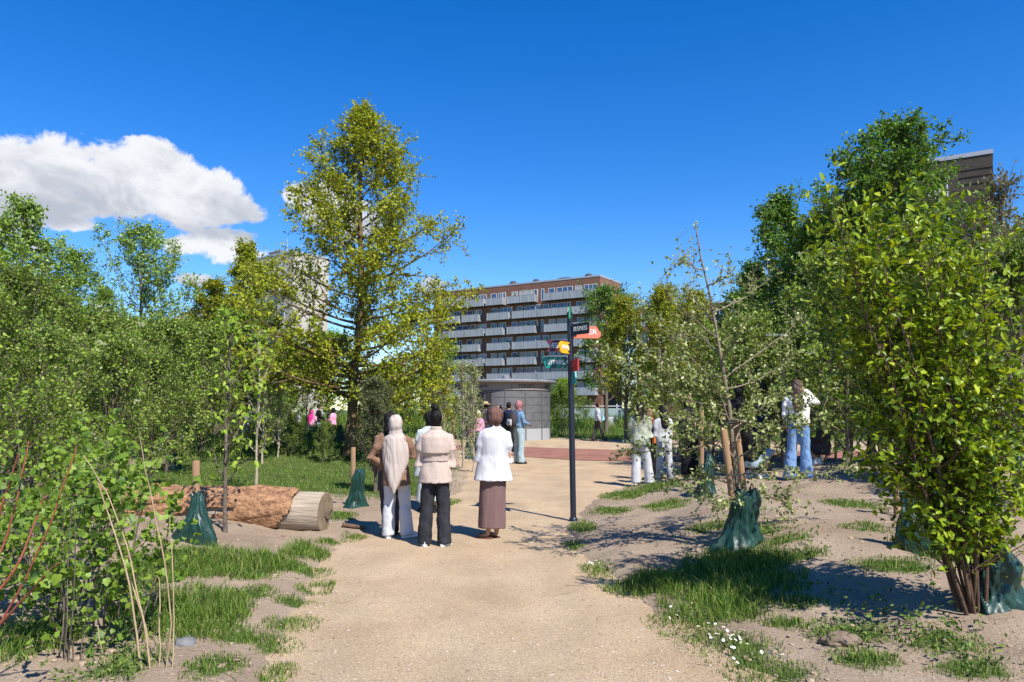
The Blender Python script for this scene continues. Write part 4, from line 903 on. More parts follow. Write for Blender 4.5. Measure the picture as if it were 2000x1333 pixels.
# --- the maple leaved thicket at the left front
TG = 'maple leaved bushes in the left foreground'
for k, (px, py, H, sp, n, lb) in enumerate([(120, 1210, 1.5, .5, 9, 'maple leaved bush in the left foreground behind the red stems'), (200, 1255, 1.15, .24, 7, 'maple leaved bush right of the red stems, behind the pale canes'), (60, 1130, 1.5, .6, 8, 'maple leaved bush at the left edge'), (165, 1065, 1.15, .38, 7, 'maple leaved bush behind the pale canes'), (90, 1010, 1.3, .6, 7, 'maple leaved bush at the back of the left thicket')]):
    b = gp(px, py); g, lv, st = multistem(70 + k, n + 1, H, sp * 1.1, .008, 14, .25, 3, .050, .3, .2, lowest=.08, up=.35, along=.5, tw=2, twl=.15)
    plant('maple_leaved_bush', lb, 'bush', b, g, lv, BARK, L_CURR, T_MP, trunk='branches', crown='foliage', stems=st, leaf_objs=(150 if k < 3 else 0), group=TG)
# bare pale canes and red stems
def cane_clump(name, label, lines, Y0, bark, seed, rad, leafy=0):
    r = np.random.default_rng(seed); base = gp(*lines[0][0]) if lines[0][0][1] < 1330 else on_ground(at(lines[0][0][0], 800, Y0).x, Y0)
    o = empty(name, base, label, 'shrub'); lv = Leaves()
    for i, ln in enumerate(lines):
        dy = (r.random() - .5) * .5; n = len(ln); P = np.array([tuple(at(px, py, Y0 + dy * (q / (n - 1)) + r.normal() * .01) - base) for q, (px, py) in enumerate(ln)])
        tt = np.linspace(0, n - 1, 14); P = np.stack([np.interp(tt, np.arange(n), P[:, c]) for c in range(3)], -1); P[1:] += np.cumsum(r.normal(size=(13, 3)) * .0035, 0)
        s = Geo(); s.tube(P, np.linspace(rad, rad * .45, 14) * (.8 + .4 * r.random()), 6); obj('cane', s.mesh('cane', [bark], True), None, o)
        if leafy: put_leaves(lv, r, P[6:-1], P[7:], leafy, .055, .6, .8, .4)
    if leafy: c = obj('foliage', lv.geo(T_MP).mesh('foliage', [L_CURR]), None, o); c['kind'] = 'stuff'
    return o
cane_clump('pale_cane_clump', 'bare pale tan canes rising in the left foreground', [((300, 1345), (278, 1200), (255, 1080), (215, 960), (172, 885)), ((285, 1350), (262, 1230), (245, 1130), (205, 990), (190, 940)), ((292, 1350), (290, 1240), (262, 1150), (232, 1050)), ((335, 1345), (340, 1200), (336, 1010)), ((322, 1345), (334, 1210), (318, 1080), (290, 960), (265, 855)),
           ((308, 1350), (312, 1250), (311, 1130)), ((210, 1330), (205, 1280), (190, 1215))], 4.55, mat('straw_cane', (.30, .215, .12), .85, col2=(.42, .32, .19), scale=12), 5, .0062)
cane_clump('grey_cane_clump', 'grey upright bare stems among the leaves of the left thicket', [((120, 1330), (128, 1240), (132, 1100), (138, 980)), ((128, 1335), (140, 1200), (145, 1080), (150, 990)), ((112, 1320), (130, 1180), (125, 1060)), ((150, 1330), (165, 1240), (178, 1170)), ((136, 1340), (133, 1260), (128, 1210))], 4.7, BARK, 6, .006)
cane_clump('red_stem_shrub', 'shrub with slanting red brown stems at the left edge', [((-20, 1250), (40, 1150), (95, 1040), (135, 930), (158, 865)), ((-25, 1130), (10, 1050), (35, 960), (55, 850)), ((-15, 1180), (35, 1110), (75, 1020), (100, 960)), ((-20, 1240), (60, 1160), (125, 1100)), ((-25, 1080), (0, 1010), (20, 950), (42, 880))], 4.2, mat('red_stem', (.20, .05, .025), .6, col2=(.28, .09, .045), scale=20), 7, .008, 1)
# weeds on the right hand soil
r = np.random.default_rng(91); lv = Leaves()
for (px, py, n, s) in ((1450, 1020, 60, .05), (1530, 1040, 50, .045), (1480, 1000, 40, .05), (1560, 1075, 30, .05), (1690, 1250, 60, .05), (1720, 1200, 40, .05), (1820, 1240, 40, .06), (1900, 1290, 40, .05), (1740, 950, 20, .05), (560, 905, 0, 0), (230, 1260, 80, .05), (200, 1320, 60, .045), (1360, 1070, 30, .04), (1620, 1160, 24, .05), (1650, 930, 30, .06)):
    if not n: continue
    c = gp(px, py); q = np.stack([c.x + r.normal(size=n) * .14, c.y + r.normal(size=n) * .16], -1); P0 = np.stack([q[:, 0], q[:, 1], gz(q[:, 0], q[:, 1])], -1); P1 = P0 + np.stack([r.normal(size=n) * .04, r.normal(size=n) * .04, .05 + .09 * r.random(n)], -1)
    put_leaves(lv, r, P0, P1, 3, s * .72, .3, .9, .3)
tag(obj('low_weeds', lv.geo(T_OV).mesh('low_weeds', [leaf_mat('leaf_weed', (.03, .055, .012), (.075, .105, .02), (1.2, 1.3, .5), .25)])), 'low broad leaved weeds on the bare soil', 'weeds', kind='stuff')
# twigs and dry litter lying about
r = np.random.default_rng(95); n = 700; y = 4 + 11 * r.random(n) ** 1.5; x = (r.random(n) * 2 - 1) * .7 * y; k = (sdf(x, y) > -.5); x, y = x[k], y[k]; n = len(x); a = r.random(n) * 6.28; ln = .03 + .12 * r.random(n) ** 2
z = np.maximum(gz(x, y), 0) + .006; P0 = np.stack([x, y, z], -1); q = Geo(); q.prisms(P0, P0 + np.stack([np.cos(a) * ln, np.sin(a) * ln, .012 * r.random(n)], -1), .0025, .0012, 4)
tag(obj('dry_twigs', q.mesh('dry_twigs', [mat('dry_twig', (.20, .14, .09), .9, col2=(.34, .27, .18), scale=3)])), 'thin dry twigs and stalks littering the bare soil', 'twigs', kind='stuff')
# daisies
DW = mat('daisy_petal', (.8, .8, .78), .7); DY = mat('daisy_centre', (.7, .42, .03), .7)
d = Geo(); th = np.arange(12) * math.pi / 6; d.add(np.array([(0, 0, 0)] + [(.014 * math.cos(t) * (1 if i % 2 else .82), .014 * math.sin(t) * (1 if i % 2 else .82), .003) for i, t in enumerate(th)]), [(0, i + 1, (i + 1) % 12 + 1) for i in range(12)]); d.ball((0, 0, .003), (.005, .005, .003), 4, 8, 1)
d.tube([(0, 0, -.06), (0, 0, 0)], .0015, 4, mi=2); dm = d.mesh('daisy', [DW, DY, GRASS])
spots = [(1424, 1265, 42, 22, 30, 'white daisy in the larger patch at the lower right edge of the path'), (1328, 1225, 30, 16, 12, 'white daisy in the grass just left of the larger daisy patch'), (1160, 1108, 22, 8, 14, 'white daisy in the small patch beside the path below the signpost'), (1475, 1300, 35, 14, 9, 'white daisy at the lower right below the larger daisy patch')]
for (px, py, wx, wy, n, lb) in spots:
    for i in range(n):
        c = gp(px + r.normal() * wx * .6, py + r.normal() * wy * .6); o = obj('daisy', dm, None, None, (c.x, c.y, c.z + .055 + .03 * r.random()), (.5 * r.normal() * .6 + .35, .3 * r.normal(), r.random() * 6)); tag(o, lb, 'daisy', 'daisies ' + lb[12:40].strip()); o.scale = (.85,) * 3
# ---------------------------------------------------------------- signpost
POLE = mat('blue_black_paint', (.012, .017, .03), .38, spec=.5)
def plain(n, c, rough=.45): return mat(n, c, rough, spec=.4)
SP = gp(1120, 1018)
post = empty('signpost', (SP.x, SP.y, SP.z), 'dark blue signpost carrying coloured direction boards at the path edge', 'signpost')
ptop = at(1113, 612, SP.y).z - SP.z
lean = math.tan(math.radians(.6))
g = Geo(); g.tube([(0, 0, -.1), (-lean * ptop, 0, ptop)], .043, 16); g.tube([(-lean * ptop, 0, ptop), (-lean * ptop, 0, ptop + .02)], [.043, .03], 16)
obj('pole', g.mesh('pole', [POLE], True), None, post)
g = Geo(); g.loft([(0, 0, -.05, .062, .062), (0, 0, .03, .062, .062), (0, 0, .05, .05, .05)], 16); obj('pole_collar', g.mesh('pole_collar', [POLE], True), None, post)
def fit(me, w):
    if w:
        xs = [v_.co.x for v_ in me.vertices]; k_ = w / (max(xs) - min(xs))
        for v_ in me.vertices: v_.co.x *= k_
    return me
def board(name, zpx, ang, outline, col, text=None, tsize=.1, tx=0, tcol=(.9, .9, .88), label=None, stripes=None, tw=None):

    """ang: heading of the board away from the pole, measured from the picture plane to the right, + = toward the camera"""
    z = at(1115, zpx, SP.y).z - SP.z; x0 = -lean * z
    g = Geo(); poly = outline[::-1] if sum(a[0] * b[1] - b[0] * a[1] for a, b in zip(outline, outline[1:] + outline[:1])) < 0 else outline
    g.prism(poly, -.011, .011)
    o = obj(name, g.mesh(name, [col]), None, post, (x0, 0, z), (0, 0, -ang))
    if label: o['label'] = label
    if stripes:
        for k_, (pl, c) in enumerate(stripes):
            s = Geo(); s.prism(pl if sum(a[0] * b[1] - b[0] * a[1] for a, b in zip(pl, pl[1:] + pl[:1])) > 0 else pl[::-1], -.0135, -.0112); obj('stripe', s.mesh('stripe', [c]), None, o)
    if text:
        me = fit(text_mesh(text, tsize, .001), tw)
        t = obj('lettering', me, plain('sign_white', tcol) if tcol == (.9, .9, .88) else None, o, (tx, -.0152, 0), (math.radians(90), 0, 0))
    s = Geo(); sg = 1 if outline[0][0] + outline[2][0] > 0 else -1
    for zz in (-.05, .05): s.box((sg * .045 - .02, -.02, zz - .012), (sg * .045 + .03 * sg + .02, .02, zz + .012))
    obj('bracket', s.mesh('bracket', [POLE]), None, o)
R_ = math.radians
board('black_board', 645, R_(52), [(.055, -.082), (.40, -.082), (.40, .082), (.055, .082)], plain('sign_black', (.012, .012, .013)), 'BUSINESS', .092, .232, tw=.285)
cl = [(.055, -.09), (.36, -.09)] + [(.405 + .055 * math.cos(t), -.03 + .058 * math.sin(t)) for t in np.linspace(-1.4, 1.1, 8)] + [(.36 + .06 * math.cos(t), .035 + .055 * math.sin(t)) for t in np.linspace(.3, 1.9, 7)] + [(.2, .085), (.055, .085)]
board('coral_board', 649, R_(-6), cl, plain('sign_coral', (.80, .17, .10)), 'ER', .11, .335, tw=.125)
board('maroon_board', 676, R_(180 - 3), [(.055, -.085), (.36, -.085), (.30, 0), (.365, .085), (.055, .085)], plain('sign_maroon', (.075, .012, .035)))
board('yellow_board', 681, R_(180 - 60), [(.055, -.085), (.30, -.085), (.355, -.06), (.38, .0), (.355, .06), (.30, .085), (.055, .085)], plain('sign_yellow', (.72, .40, .02)))
tl = plain('sign_teal_light', (.012, .26, .20)); td = plain('sign_teal', (.006, .075, .070))
board('teal_board', 708, R_(180 + 12), [(.055, -.085), (.37, -.085), (.425, .085), (.055, .085)], td)
board('red_board', 715, R_(76), [(.055, -.085), (.34, -.085), (.34, .085), (.055, .085)], plain('sign_red', (.45, .03, .03)))
board('green_board', 617, R_(95), [(.055, -.085), (.40, -.085), (.40, .085), (.055, .085)], plain('sign_green', (.03, .30, .12)))
board('turquoise_board', 740, R_(84), [(.055, -.085), (.36, -.085), (.40, 0), (.36, .085), (.055, .085)], plain('sign_turquoise', (.01, .22, .24)))
# the boards that run to the left of the pole show their far side: lettering set on that face, reading left to right
def left_text(zpx, ang, text, size, tx, w, dz=0.0):
    z = at(1115, zpx, SP.y).z - SP.z; M_ = Matrix.Translation((-lean * z, 0, z + dz)) @ Matrix.Rotation(-ang, 4, 'Z') @ Matrix.Translation((tx, .0155, 0)) @ Matrix.Rotation(math.pi, 4, 'Z') @ Matrix.Rotation(math.pi / 2, 4, 'X')
    me = fit(text_mesh(text, size, .001), w); par = [c for c in post.children if abs(c.location.z - z) < 1e-4][0]
    o = obj('lettering', me, plain('sign_white', (.9, .9, .88)), par); o.matrix_basis = Matrix.Translation((tx, .0155, dz)) @ Matrix.Rotation(math.pi, 4, 'Z') @ Matrix.Rotation(math.pi / 2, 4, 'X')
    return par
left_text(676, R_(177), 'ÆB', .11, .24, .12)
left_text(681, R_(120), 'SHOPPING', .085, .20, .22)
par = left_text(708, R_(192), 'BYPARK', .10, .215, .25)
for pl in ([(.37, -.084), (.30, .084), (.42, .084), (.405, .04)], [(.36, -.084), (.31, -.084), (.275, .084), (.335, .084)], [(.215, -.084), (.165, -.084), (.115, .084), (.165, .084)]):
    s = Geo(); q = pl if sum(a[0] * b_[1] - b_[0] * a[1] for a, b_ in zip(pl, pl[1:] + pl[:1])) > 0 else pl[::-1]; s.prism(q, .0112, .0135); obj('stripe', s.mesh('stripe', [tl]), None, par)

# ---------------------------------------------------------------- stakes and watering bags
WOOD = mat('stake_wood', (.24, .14, .075), .8, col2=(.36, .225, .125), scale=6, stretch=(1, 1, .15), bump=.25, bscale=30)
RUBBER = mat('black_rubber', (.012, .012, .012), .6)
BAG = mat('green_tarpaulin', (.004, .030, .022), .42, col2=(.016, .058, .044), scale=5, spec=.45, bump=.7, bscale=8, detail=8)
BAGD = mat('bag_seam', (.01, .05, .04), .5)
def stake(label, base, top, rad=.042, band=False):
    o = empty('wooden_stake', base, label, 'stake', group='wooden tree stakes'); v = Vector(top) - Vector(base); g = Geo()
    g.tube([(0, 0, -.1), v * .5, v * .985, v], [rad, rad, rad * .98, rad * .8], 12); obj('post', g.mesh('post', [WOOD], True), None, o)
    if band:
        g = Geo(); w = v * .955; g.tube([w - Vector((0, 0, .035)), w + Vector((0, 0, .035))], rad + .008, 14); obj('rubber_tie', g.mesh('rubber_tie', [RUBBER], True), None, o)
        g = Geo(); g.tube([w + Vector((rad, 0, 0)), w + Vector((rad + .06, 0, .0)), w + Vector((rad + .1, .02, 0))], .012, 6); obj('tie_strap', g.mesh('tie_strap', [RUBBER], True), None, o)
    return o
def bag(label, base, H, W, seed, rz=0.0, skew=0.0, flap=0.0):
    r = np.random.default_rng(seed); o = empty('watering_bag', base, label, 'watering bag', rz, group='green watering bags')
    skew += r.normal() * .18; k, m = 72, 26; th = np.arange(k) * 2 * np.pi / k; V = np.zeros((m, k, 3)); ph = r.random(8) * 6.28
    for i in range(m):
        t = i / (m - 1); z = H * t - .03; w = W * (.36 * (1 - t) ** .9 + .17 + .05 * math.sin(t * 7 + ph[0])) * .8; dpt = w * (.62 - .1 * t)
        f = 1 + (.10 + .10 * t) * np.sin(5 * th + 2.2 * t + ph[1]) * np.sin(2.1 * th + ph[2]) + .05 * np.sin(9 * th - 5 * t + ph[3]) + .035 * np.sin(17 * th + 7 * t + ph[4])
        cr = np.abs(fbm(np.cos(th) * 2.2 + seed + t * 1.5, np.sin(th) * 2.2 + t * 3.2, 33 + seed, 3) - .44) * 2
        f = f + .62 * cr - .16 + .12 * np.abs(((th * 3 + t * 4 + ph[6]) / math.pi) % 2 - 1) * (1 - t)
        cz = .03 * np.sin(3 * th + ph[5]) * t + .05 * cr * t
        V[i, :, 0] = np.cos(th) * w * f + skew * W * t * .5 + (-flap * W * (1 - t) ** 5 * (np.cos(th) < 0) * abs(np.cos(th)) ** 2); V[i, :, 1] = np.sin(th) * dpt * f + .03 * math.sin(4 * t + ph[6]); V[i, :, 2] = z + cz
    g = Geo(); g.grid(V); obj('bag_skin', g.mesh('bag_skin', [BAG], True), None, o)
    for s in (-1, 1):
        g = Geo(); x = skew * W * .5 + s * W * .07; g.tube([(x, -W * .07, H * .93), (x + .01, -W * .08, H * 1.06), (x + s * .025, -W * .05, H * 1.1), (x + s * .045, -W * .05, H * 1.03)], .012, 5, flat=.4); obj('strap', g.mesh('strap', [RUBBER], True), None, o)
    # seam running down the front
    q = np.stack([V[:, int(k * .72), 0], V[:, int(k * .72), 1] - .003, V[:, int(k * .72), 2]], -1); g = Geo(); g.tube(q, .004, 4); obj('seam', g.mesh('seam', [BAGD], True), None, o)
    return o
b = gp(390, 1062); bag('crumpled green watering bag in front of the log', b, .54, .42, 1, .2, -.25, .45); s0 = gp(383, 1040); stake('wooden stake behind the bag in front of the log', s0, at(383, 900, s0.y))
b = APPLE; bag('big green watering bag at the foot of the silvery leaved tree', b + Vector((.03, -.06, 0)), .60, .58, 2, 0, .15)
s0 = on_ground(at(1436, 800, b.y - .02).x, b.y - .02); stake('nearer tie stake of the silvery leaved tree, with black band', s0, at(1410, 815, b.y - .02), .038, True)
s0 = on_ground(at(1455, 800, b.y + .35).x, b.y + .35); stake('farther tie stake of the silvery leaved tree', s0, at(1437, 822, b.y + .35), .036, False)
b = gp(693, 992); bag('tall green watering bag left of the women', b, .60, .38, 3, .1, .05); s0 = gp(689, 985); stake('wooden stake standing in the bag left of the women', s0, at(690, 874, s0.y), .038)
b = gp(340, 918); bag('green watering bag at the left foot of the grassy mound', b, .62, .46, 4, .3, .1); s0 = gp(342, 912); stake('wooden stake beside the bag at the mound foot', s0, at(342, 842, s0.y), .05)
for (px, py, hh, ww, sd, lb) in ((356, 862, .5, .5, 5, 'dark green bag behind the stake at the mound foot'), (388, 838, .55, .6, 6, 'green bag on the crest of the mound beside the brown box'), (478, 852, .5, .5, 7, 'green bag on the mound crest behind the slender young tree'), (548, 870, .6, .5, 8, 'shaded green bag at the foot of the dark saplings on the mound'),
                                 (664, 862, .5, .4, 9, 'green bag just left of the oak trunk'), (918, 896, .62, .45, 10, 'green bag between the bun haired woman and the white shirt woman'), (1382, 962, .62, .55, 11, 'green bag behind the near stake of the silvery leaved tree'), (1640, 880, .5, .5, 12, 'green bag in the white flowered shrub on the right'),
                                 (1800, 1078, .58, .46, 13, 'pale glossy green bag left of the lime shrub stems'), (1962, 1180, .42, .55, 14, 'slumped glossy green bag right of the lime shrub stems'), (1990, 965, .6, .5, 15, 'dark green bag at the right edge beyond the lime shrub'), (140, 1000, .55, .4, 16, 'green bag hidden in the left thicket'), (1842, 1050, .6, .5, 17, 'green bag half hidden behind the lime shrub')):
    bag(lb, gp(px, py), hh, ww, sd, sd * .7, .1 * math.sin(sd))
for (px, py0, py1, lb) in ((122, 985, 895, 'wooden stake standing in the left thicket'), (1370, 955, 795, 'wooden stake behind the silvery leaved tree, with its bag'), (1632, 900, 825, 'wooden stake in the white flowered shrub'), (1752, 1010, 905, 'wooden stake left of the lime shrub'), (885, 900, 812, 'wooden stake among the saplings before the kiosk'), (472, 852, 806, 'wooden stake on the mound crest'), (702, 880, 790, 'wooden stake right beside the oak trunk')):
    s0 = gp(px, py0); stake(lb, s0, at(px, py1, s0.y), .04)

# ---------------------------------------------------------------- fallen log
A0, B0 = gp(634, 1036), gp(392, 998)
v = B0 - A0; LL = 3.4; az = math.atan2(v.y, v.x)
log = empty('fallen_log', (A0.x, A0.y, A0.z), 'fallen tree trunk with orange bark and sawn grey end', 'log', az)
WOODG = mat('log_bare_wood', (.22, .17, .12), .85, col2=(.44, .365, .275), scale=4, stretch=(.6, 5, 5), bump=.7, bscale=10)
BARKO = mat('log_orange_bark', (.13, .06, .032), .9, col2=(.44, .245, .13), scale=7, stretch=(1.6, 2.2, 2.2), bump=1.0, bscale=18, detail=10)
RO = .245
def ringmat():
    m = bpy.data.materials.new('log_end_grain'); m.use_nodes = True; N = m.node_tree.nodes; L = m.node_tree.links; b = N['Principled BSDF']
    tc = N.new('ShaderNodeTexCoord'); w = N.new('ShaderNodeTexWave'); w.wave_type = 'RINGS'; w.rings_direction = 'X'; w.inputs['Scale'].default_value = 14; w.inputs['Distortion'].default_value = 1.6; w.inputs['Detail'].default_value = 3
    mp = N.new('ShaderNodeMapping'); mp.inputs['Location'].default_value = (0, .02, -.23); L.new(tc.outputs['Object'], mp.inputs[0]); L.new(mp.outputs[0], w.inputs['Vector'])
    r = N.new('ShaderNodeValToRGB'); r.color_ramp.elements[0].color = (.19, .14, .09, 1); r.color_ramp.elements[1].color = (.27, .21, .14, 1); L.new(w.outputs[0], r.inputs[0])
    n = N.new('ShaderNodeTexNoise'); n.inputs['Scale'].default_value = 7; n.inputs['Detail'].default_value = 6; L.new(tc.outputs['Object'], n.inputs['Vector'])
    r2 = N.new('ShaderNodeValToRGB'); r2.color_ramp.elements[0].position = .35; r2.color_ramp.elements[0].color = (.7, .68, .66, 1); r2.color_ramp.elements[1].position = .7; r2.color_ramp.elements[1].color = (1.25, 1.2, 1.15, 1); L.new(n.outputs[0], r2.inputs[0])
    mx = N.new('ShaderNodeMixRGB'); mx.blend_type = 'MULTIPLY'; mx.inputs[0].default_value = 1; L.new(r.outputs[0], mx.inputs[1]); L.new(r2.outputs[0], mx.inputs[2]); L.new(mx.outputs[0], b.inputs['Base Color']); b.inputs['Roughness'].default_value = .9; return m
def log_r(th, s):
    x, y = np.cos(th) * 1.5, np.sin(th) * 1.5
    notch = .30 * np.exp(-((np.angle(np.exp(1j * (th - 3.75)))) / .28) ** 2) * np.exp(-s / .5)
    return RO * (1 + .10 * (fbm(x + 3, y + s * .9, 5) - .47) * 2 + .05 * (fbm(x * 4, y * 4 + s * 2, 9) - .47) - notch + .05 * np.cos(2 * th + 1))
k, m = 72, 70; th = np.arange(k) * 2 * np.pi / k; ss = np.linspace(0, LL, m)
TH, S_ = np.meshgrid(th, ss); RR = log_r(TH, S_)
V = np.stack([S_, np.cos(TH) * RR, RO * .93 + np.sin(TH) * RR], -1)
g = Geo(); g.grid(V[:, ::-1]); obj('bare_wood', g.mesh('bare_wood', [WOODG], True), None, log)
g = Geo(); ring = V[0].copy(); c = ring.mean(0); rows_ = [np.stack([np.full(k, -.004 - .002 * q), c[1] + (ring[:, 1] - c[1]) * (1 - q / 6 * .98), c[2] + (ring[:, 2] - c[2]) * (1 - q / 6 * .98)], -1) for q in range(7)]
g.grid(np.array(rows_), False); obj('sawn_end', g.mesh('sawn_end', [ringmat()]), None, log)
for pts in ([(.05, -.04), (.0, -.09), (-.08, -.11)], [(-.02, -.13), (-.06, -.10), (-.12, -.12)], [(-.1, -.05), (-.17, -.0), (-.22, .01)]):
    g = Geo(); g.tube([(-.019, a, .23 + z) for a, z in pts], [.003, .008, .002], 4); obj('crack', g.mesh('crack', [RUBBER]), None, log)
# bark: ragged plates over the far two thirds
k2, m2 = 110, 120; th = np.arange(k2) * 2 * np.pi / k2; ss = np.linspace(.35, LL + .02, m2); TH, S_ = np.meshgrid(th, ss)
lo = .62 + .42 * np.cos(TH - 3.9) + .35 * (fbm(np.cos(TH) * 2 + 5, np.sin(TH) * 2, 61) - .47)
plate = fbm(np.cos(TH) * 3.2 + S_ * .3, np.sin(TH) * 3.2 + S_ * 2.0, 71, 5)
RB = log_r(TH, S_) + .016 + .075 * np.abs(plate - .47) * 2 + .02 * (fbm(np.cos(TH) * 9 + S_, np.sin(TH) * 9 + S_ * 5, 81, 3) - .44)
V = np.stack([S_, np.cos(TH) * RB, RO * .93 + np.sin(TH) * RB], -1); F = grid_faces(k2, m2)
wrap = np.stack([np.arange(m2 - 1) * k2 + k2 - 1, np.arange(m2 - 1) * k2, np.arange(1, m2) * k2, np.arange(1, m2) * k2 + k2 - 1], -1); F = np.concatenate([F, wrap])
keepv = ((S_ > lo) & ~((plate > .57) & (np.sin(TH) < .2) & (S_ > 1.1))).ravel(); F = F[keepv[F].all(1)][:, ::-1]
g = Geo(); g.add(V, F); o = obj('bark', g.mesh('bark', [BARKO], True), None, log); md_ = o.modifiers.new('thick', 'SOLIDIFY'); md_.thickness = .022; md_.offset = -1
g = Geo(); P = [gp(668, 1030), gp(690, 1033), gp(715, 1036)]; g.tube([tuple(p + Vector((0, 0, .03)) - P[0]) for p in P], [.03, .028, .02], 7)
tag(obj('broken_branch', g.mesh('broken_branch', [BARK_RED], True), None, None, P[0]), 'short broken branch lying right of the sawn log end', 'branch')
# rock and clod
def rock(name, label, cat, px, py, s, mt, seed):
    r = np.random.default_rng(seed); bm = bmesh.new(); bmesh.ops.create_icosphere(bm, subdivisions=3, radius=1)
    for vv in bm.verts:
        n = mnoise.noise(vv.co * 1.3 + Vector((seed, 0, 0))); n2 = mnoise.noise(vv.co * 3.5 + Vector((seed, 5, 0))); vv.co *= 1 + .35 * n + .12 * n2; vv.co.x *= s[0]; vv.co.y *= s[1]; vv.co.z *= s[2]
    me = bpy.data.meshes.new(name); bm.to_mesh(me); bm.free(); b = gp(px, py); tag(obj(name, me, mt, None, b + Vector((0, 0, s[2] * .3))), label, cat)
rock('grey_stone', 'grey stone in the grass at the lower left beside the canes', 'stone', 362, 1262, (.075, .06, .045), mat('stone_grey', (.10, .10, .105), .85, col2=(.19, .19, .19), scale=9, bump=.4, bscale=20), 3)
rock('grey_stone', 'grey stone half hidden behind the pale canes', 'stone', 290, 1180, (.09, .07, .06), MATS['stone_grey'], 5)
rock('earth_clod', 'large dark clod of earth on the soil at lower right', 'clod', 1640, 1255, (.12, .08, .05), mat('earth', (.13, .09, .06), .95, col2=(.22, .165, .12), scale=14, bump=1.0, bscale=22), 8)
# ---------------------------------------------------------------- lamp post, cabinet, fence, box
b = gl(1530, 17.2); zt = at(1526, 657, 17.2).z - b.z
lp = empty('lamp_post', b, 'slim dark grey lamp post among the shrubs left of the woman in blue jeans', 'lamp post')
DG = mat('lamp_grey', (.045, .048, .052), .45, metallic=.3)
g = Geo(); g.loft([(0, 0, -.1, .075, .075), (0, 0, zt * .5, .07, .07), (0, 0, zt, .05, .05)], 12, power=6); obj('column', g.mesh('column', [DG]), None, lp)
g = Geo(); g.box((-.42, -.07, zt + .002), (.06, .07, zt + .05)); h_ = obj('lamp_head', g.mesh('lamp_head', [mat('lamp_alu', (.4, .41, .42), .4, metallic=.5)]), None, lp)
g = Geo(); g.box((-.38, -.055, zt - .008), (-.1, .055, zt + .0)); obj('diffuser', g.mesh('diffuser', [WFRAME]), None, h_)
c = gp(1195, 833); cb = empty('utility_cabinet', c, 'small white utility cabinet on the far lawn', 'cabinet'); k = c.y / FPX
cabm = mat('cabinet_grey', (.55, .56, .56), .5); bevel_box('housing', (16 * k, .35, 18 * k), .015, cabm, cb, (0, 0, 9 * k)); bevel_box('door', (14 * k, .02, 15 * k), .006, cabm, cb, (0, -.185, 9 * k)); bevel_box('lock', (.04, .02, .07), .005, RUBBER, cb, (4 * k, -.2, 11 * k))
x0, x1, FY = at(1085, 800, 60).x, at(1245, 800, 60).x, 60; zb = gzs((x0 + x1) / 2, FY)
fn = empty('pale_fence', ((x0 + x1) / 2, FY, zb), 'long pale grey fence across the far meadow', 'fence'); fm = mat('fence_grey', (.42, .45, .46), .6); hw = (x1 - x0) / 2
for i in range(5):
    xx = -hw + i * hw / 2; bevel_box('post', (.1, .1, 1.5), .01, fm, fn, (xx, 0, .75))
    if i < 4: bevel_box('panel', (hw / 2 - .14, .03, .85), .01, mat('fence_panel', (.25, .33, .33), .4), fn, (xx + hw / 4, 0, .72)); bevel_box('rail', (hw / 2 - .12, .06, .08), .01, fm, fn, (xx + hw / 4, 0, 1.32))
c = gp(404, 838); k = c.y / FPX; bx = empty('brown_planter_box', c, 'brown wooden box on the crest of the grassy mound', 'box'); bm_ = mat('box_brown', (.16, .07, .04), .8)
for i in range(3): bevel_box('plank', (15 * k, .35, 5.6 * k), .01, bm_, bx, (0, 0, (2.9 + i * 5.8) * k))
b = on_ground(at(1190, 800, 24).x, 24)
# ---------------------------------------------------------------- people
def eval_mesh(o):
    dg = bpy.context.evaluated_depsgraph_get(); me = bpy.data.meshes.new_from_object(o.evaluated_get(dg)); d = o.data; bpy.data.objects.remove(o); bpy.data.meshes.remove(d); return me
def union(name, g, voxel, smooth=4, fold=0.0, fk=(14, 14, 3.0), seed=0, gather=None):
    """melt overlapping closed shapes into ONE continuous cloth surface, then pleat it"""
    o = bpy.data.objects.new('tmp', g.mesh('tmp')); COL.objects.link(o)
    m = o.modifiers.new('r', 'REMESH'); m.mode = 'VOXEL'; m.voxel_size = voxel; m.use_smooth_shade = True
    if smooth: s = o.modifiers.new('s', 'SMOOTH'); s.iterations = smooth; s.factor = .5
    me = eval_mesh(o); me.name = name
    if fold and len(me.vertices):
        n = len(me.vertices); co = np.zeros(n * 3, np.float32); me.vertices.foreach_get('co', co); co = co.reshape(-1, 3).astype(float); no = np.zeros(n * 3, np.float32); me.vertices.foreach_get('normal', no); no = no.reshape(-1, 3)
        a = fbm(co[:, 0] * fk[0] + seed * 3.1 + co[:, 1] * fk[1] * .6, co[:, 2] * fk[2] + co[:, 1] * fk[1] * .4 + seed, 7, 3) - .44
        b = fbm(co[:, 0] * fk[0] * 2.3 + co[:, 2] * 4 + seed, co[:, 2] * fk[2] * 2 - co[:, 1] * fk[1], 19, 2) - .37
        dsp = fold * 1.7 * (np.minimum(np.abs(a) * 5, 1.0) - .6) + fold * .8 * b
        if gather: dsp = dsp * gather(co)
        co = co + no * dsp[:, None]; me.vertices.foreach_set('co', co.astype(np.float32).ravel()); me.update()
    for p in me.polygons: p.use_smooth = True
    return me
def fabric(name, c, c2=None, rough=.85): return mat('cloth_' + name, c, rough, col2=c2 or tuple(min(1, x * 1.12) for x in c), scale=9, bump=.38, bscale=11, stretch=(1.2, 1.2, .4), spec=.15)
SKIN = {'tan': mat('skin_tan', (.42, .23, .14), .55, spec=.3), 'light': mat('skin_light', (.55, .34, .24), .55, spec=.3), 'brown': mat('skin_brown', (.20, .095, .055), .5, spec=.3)}
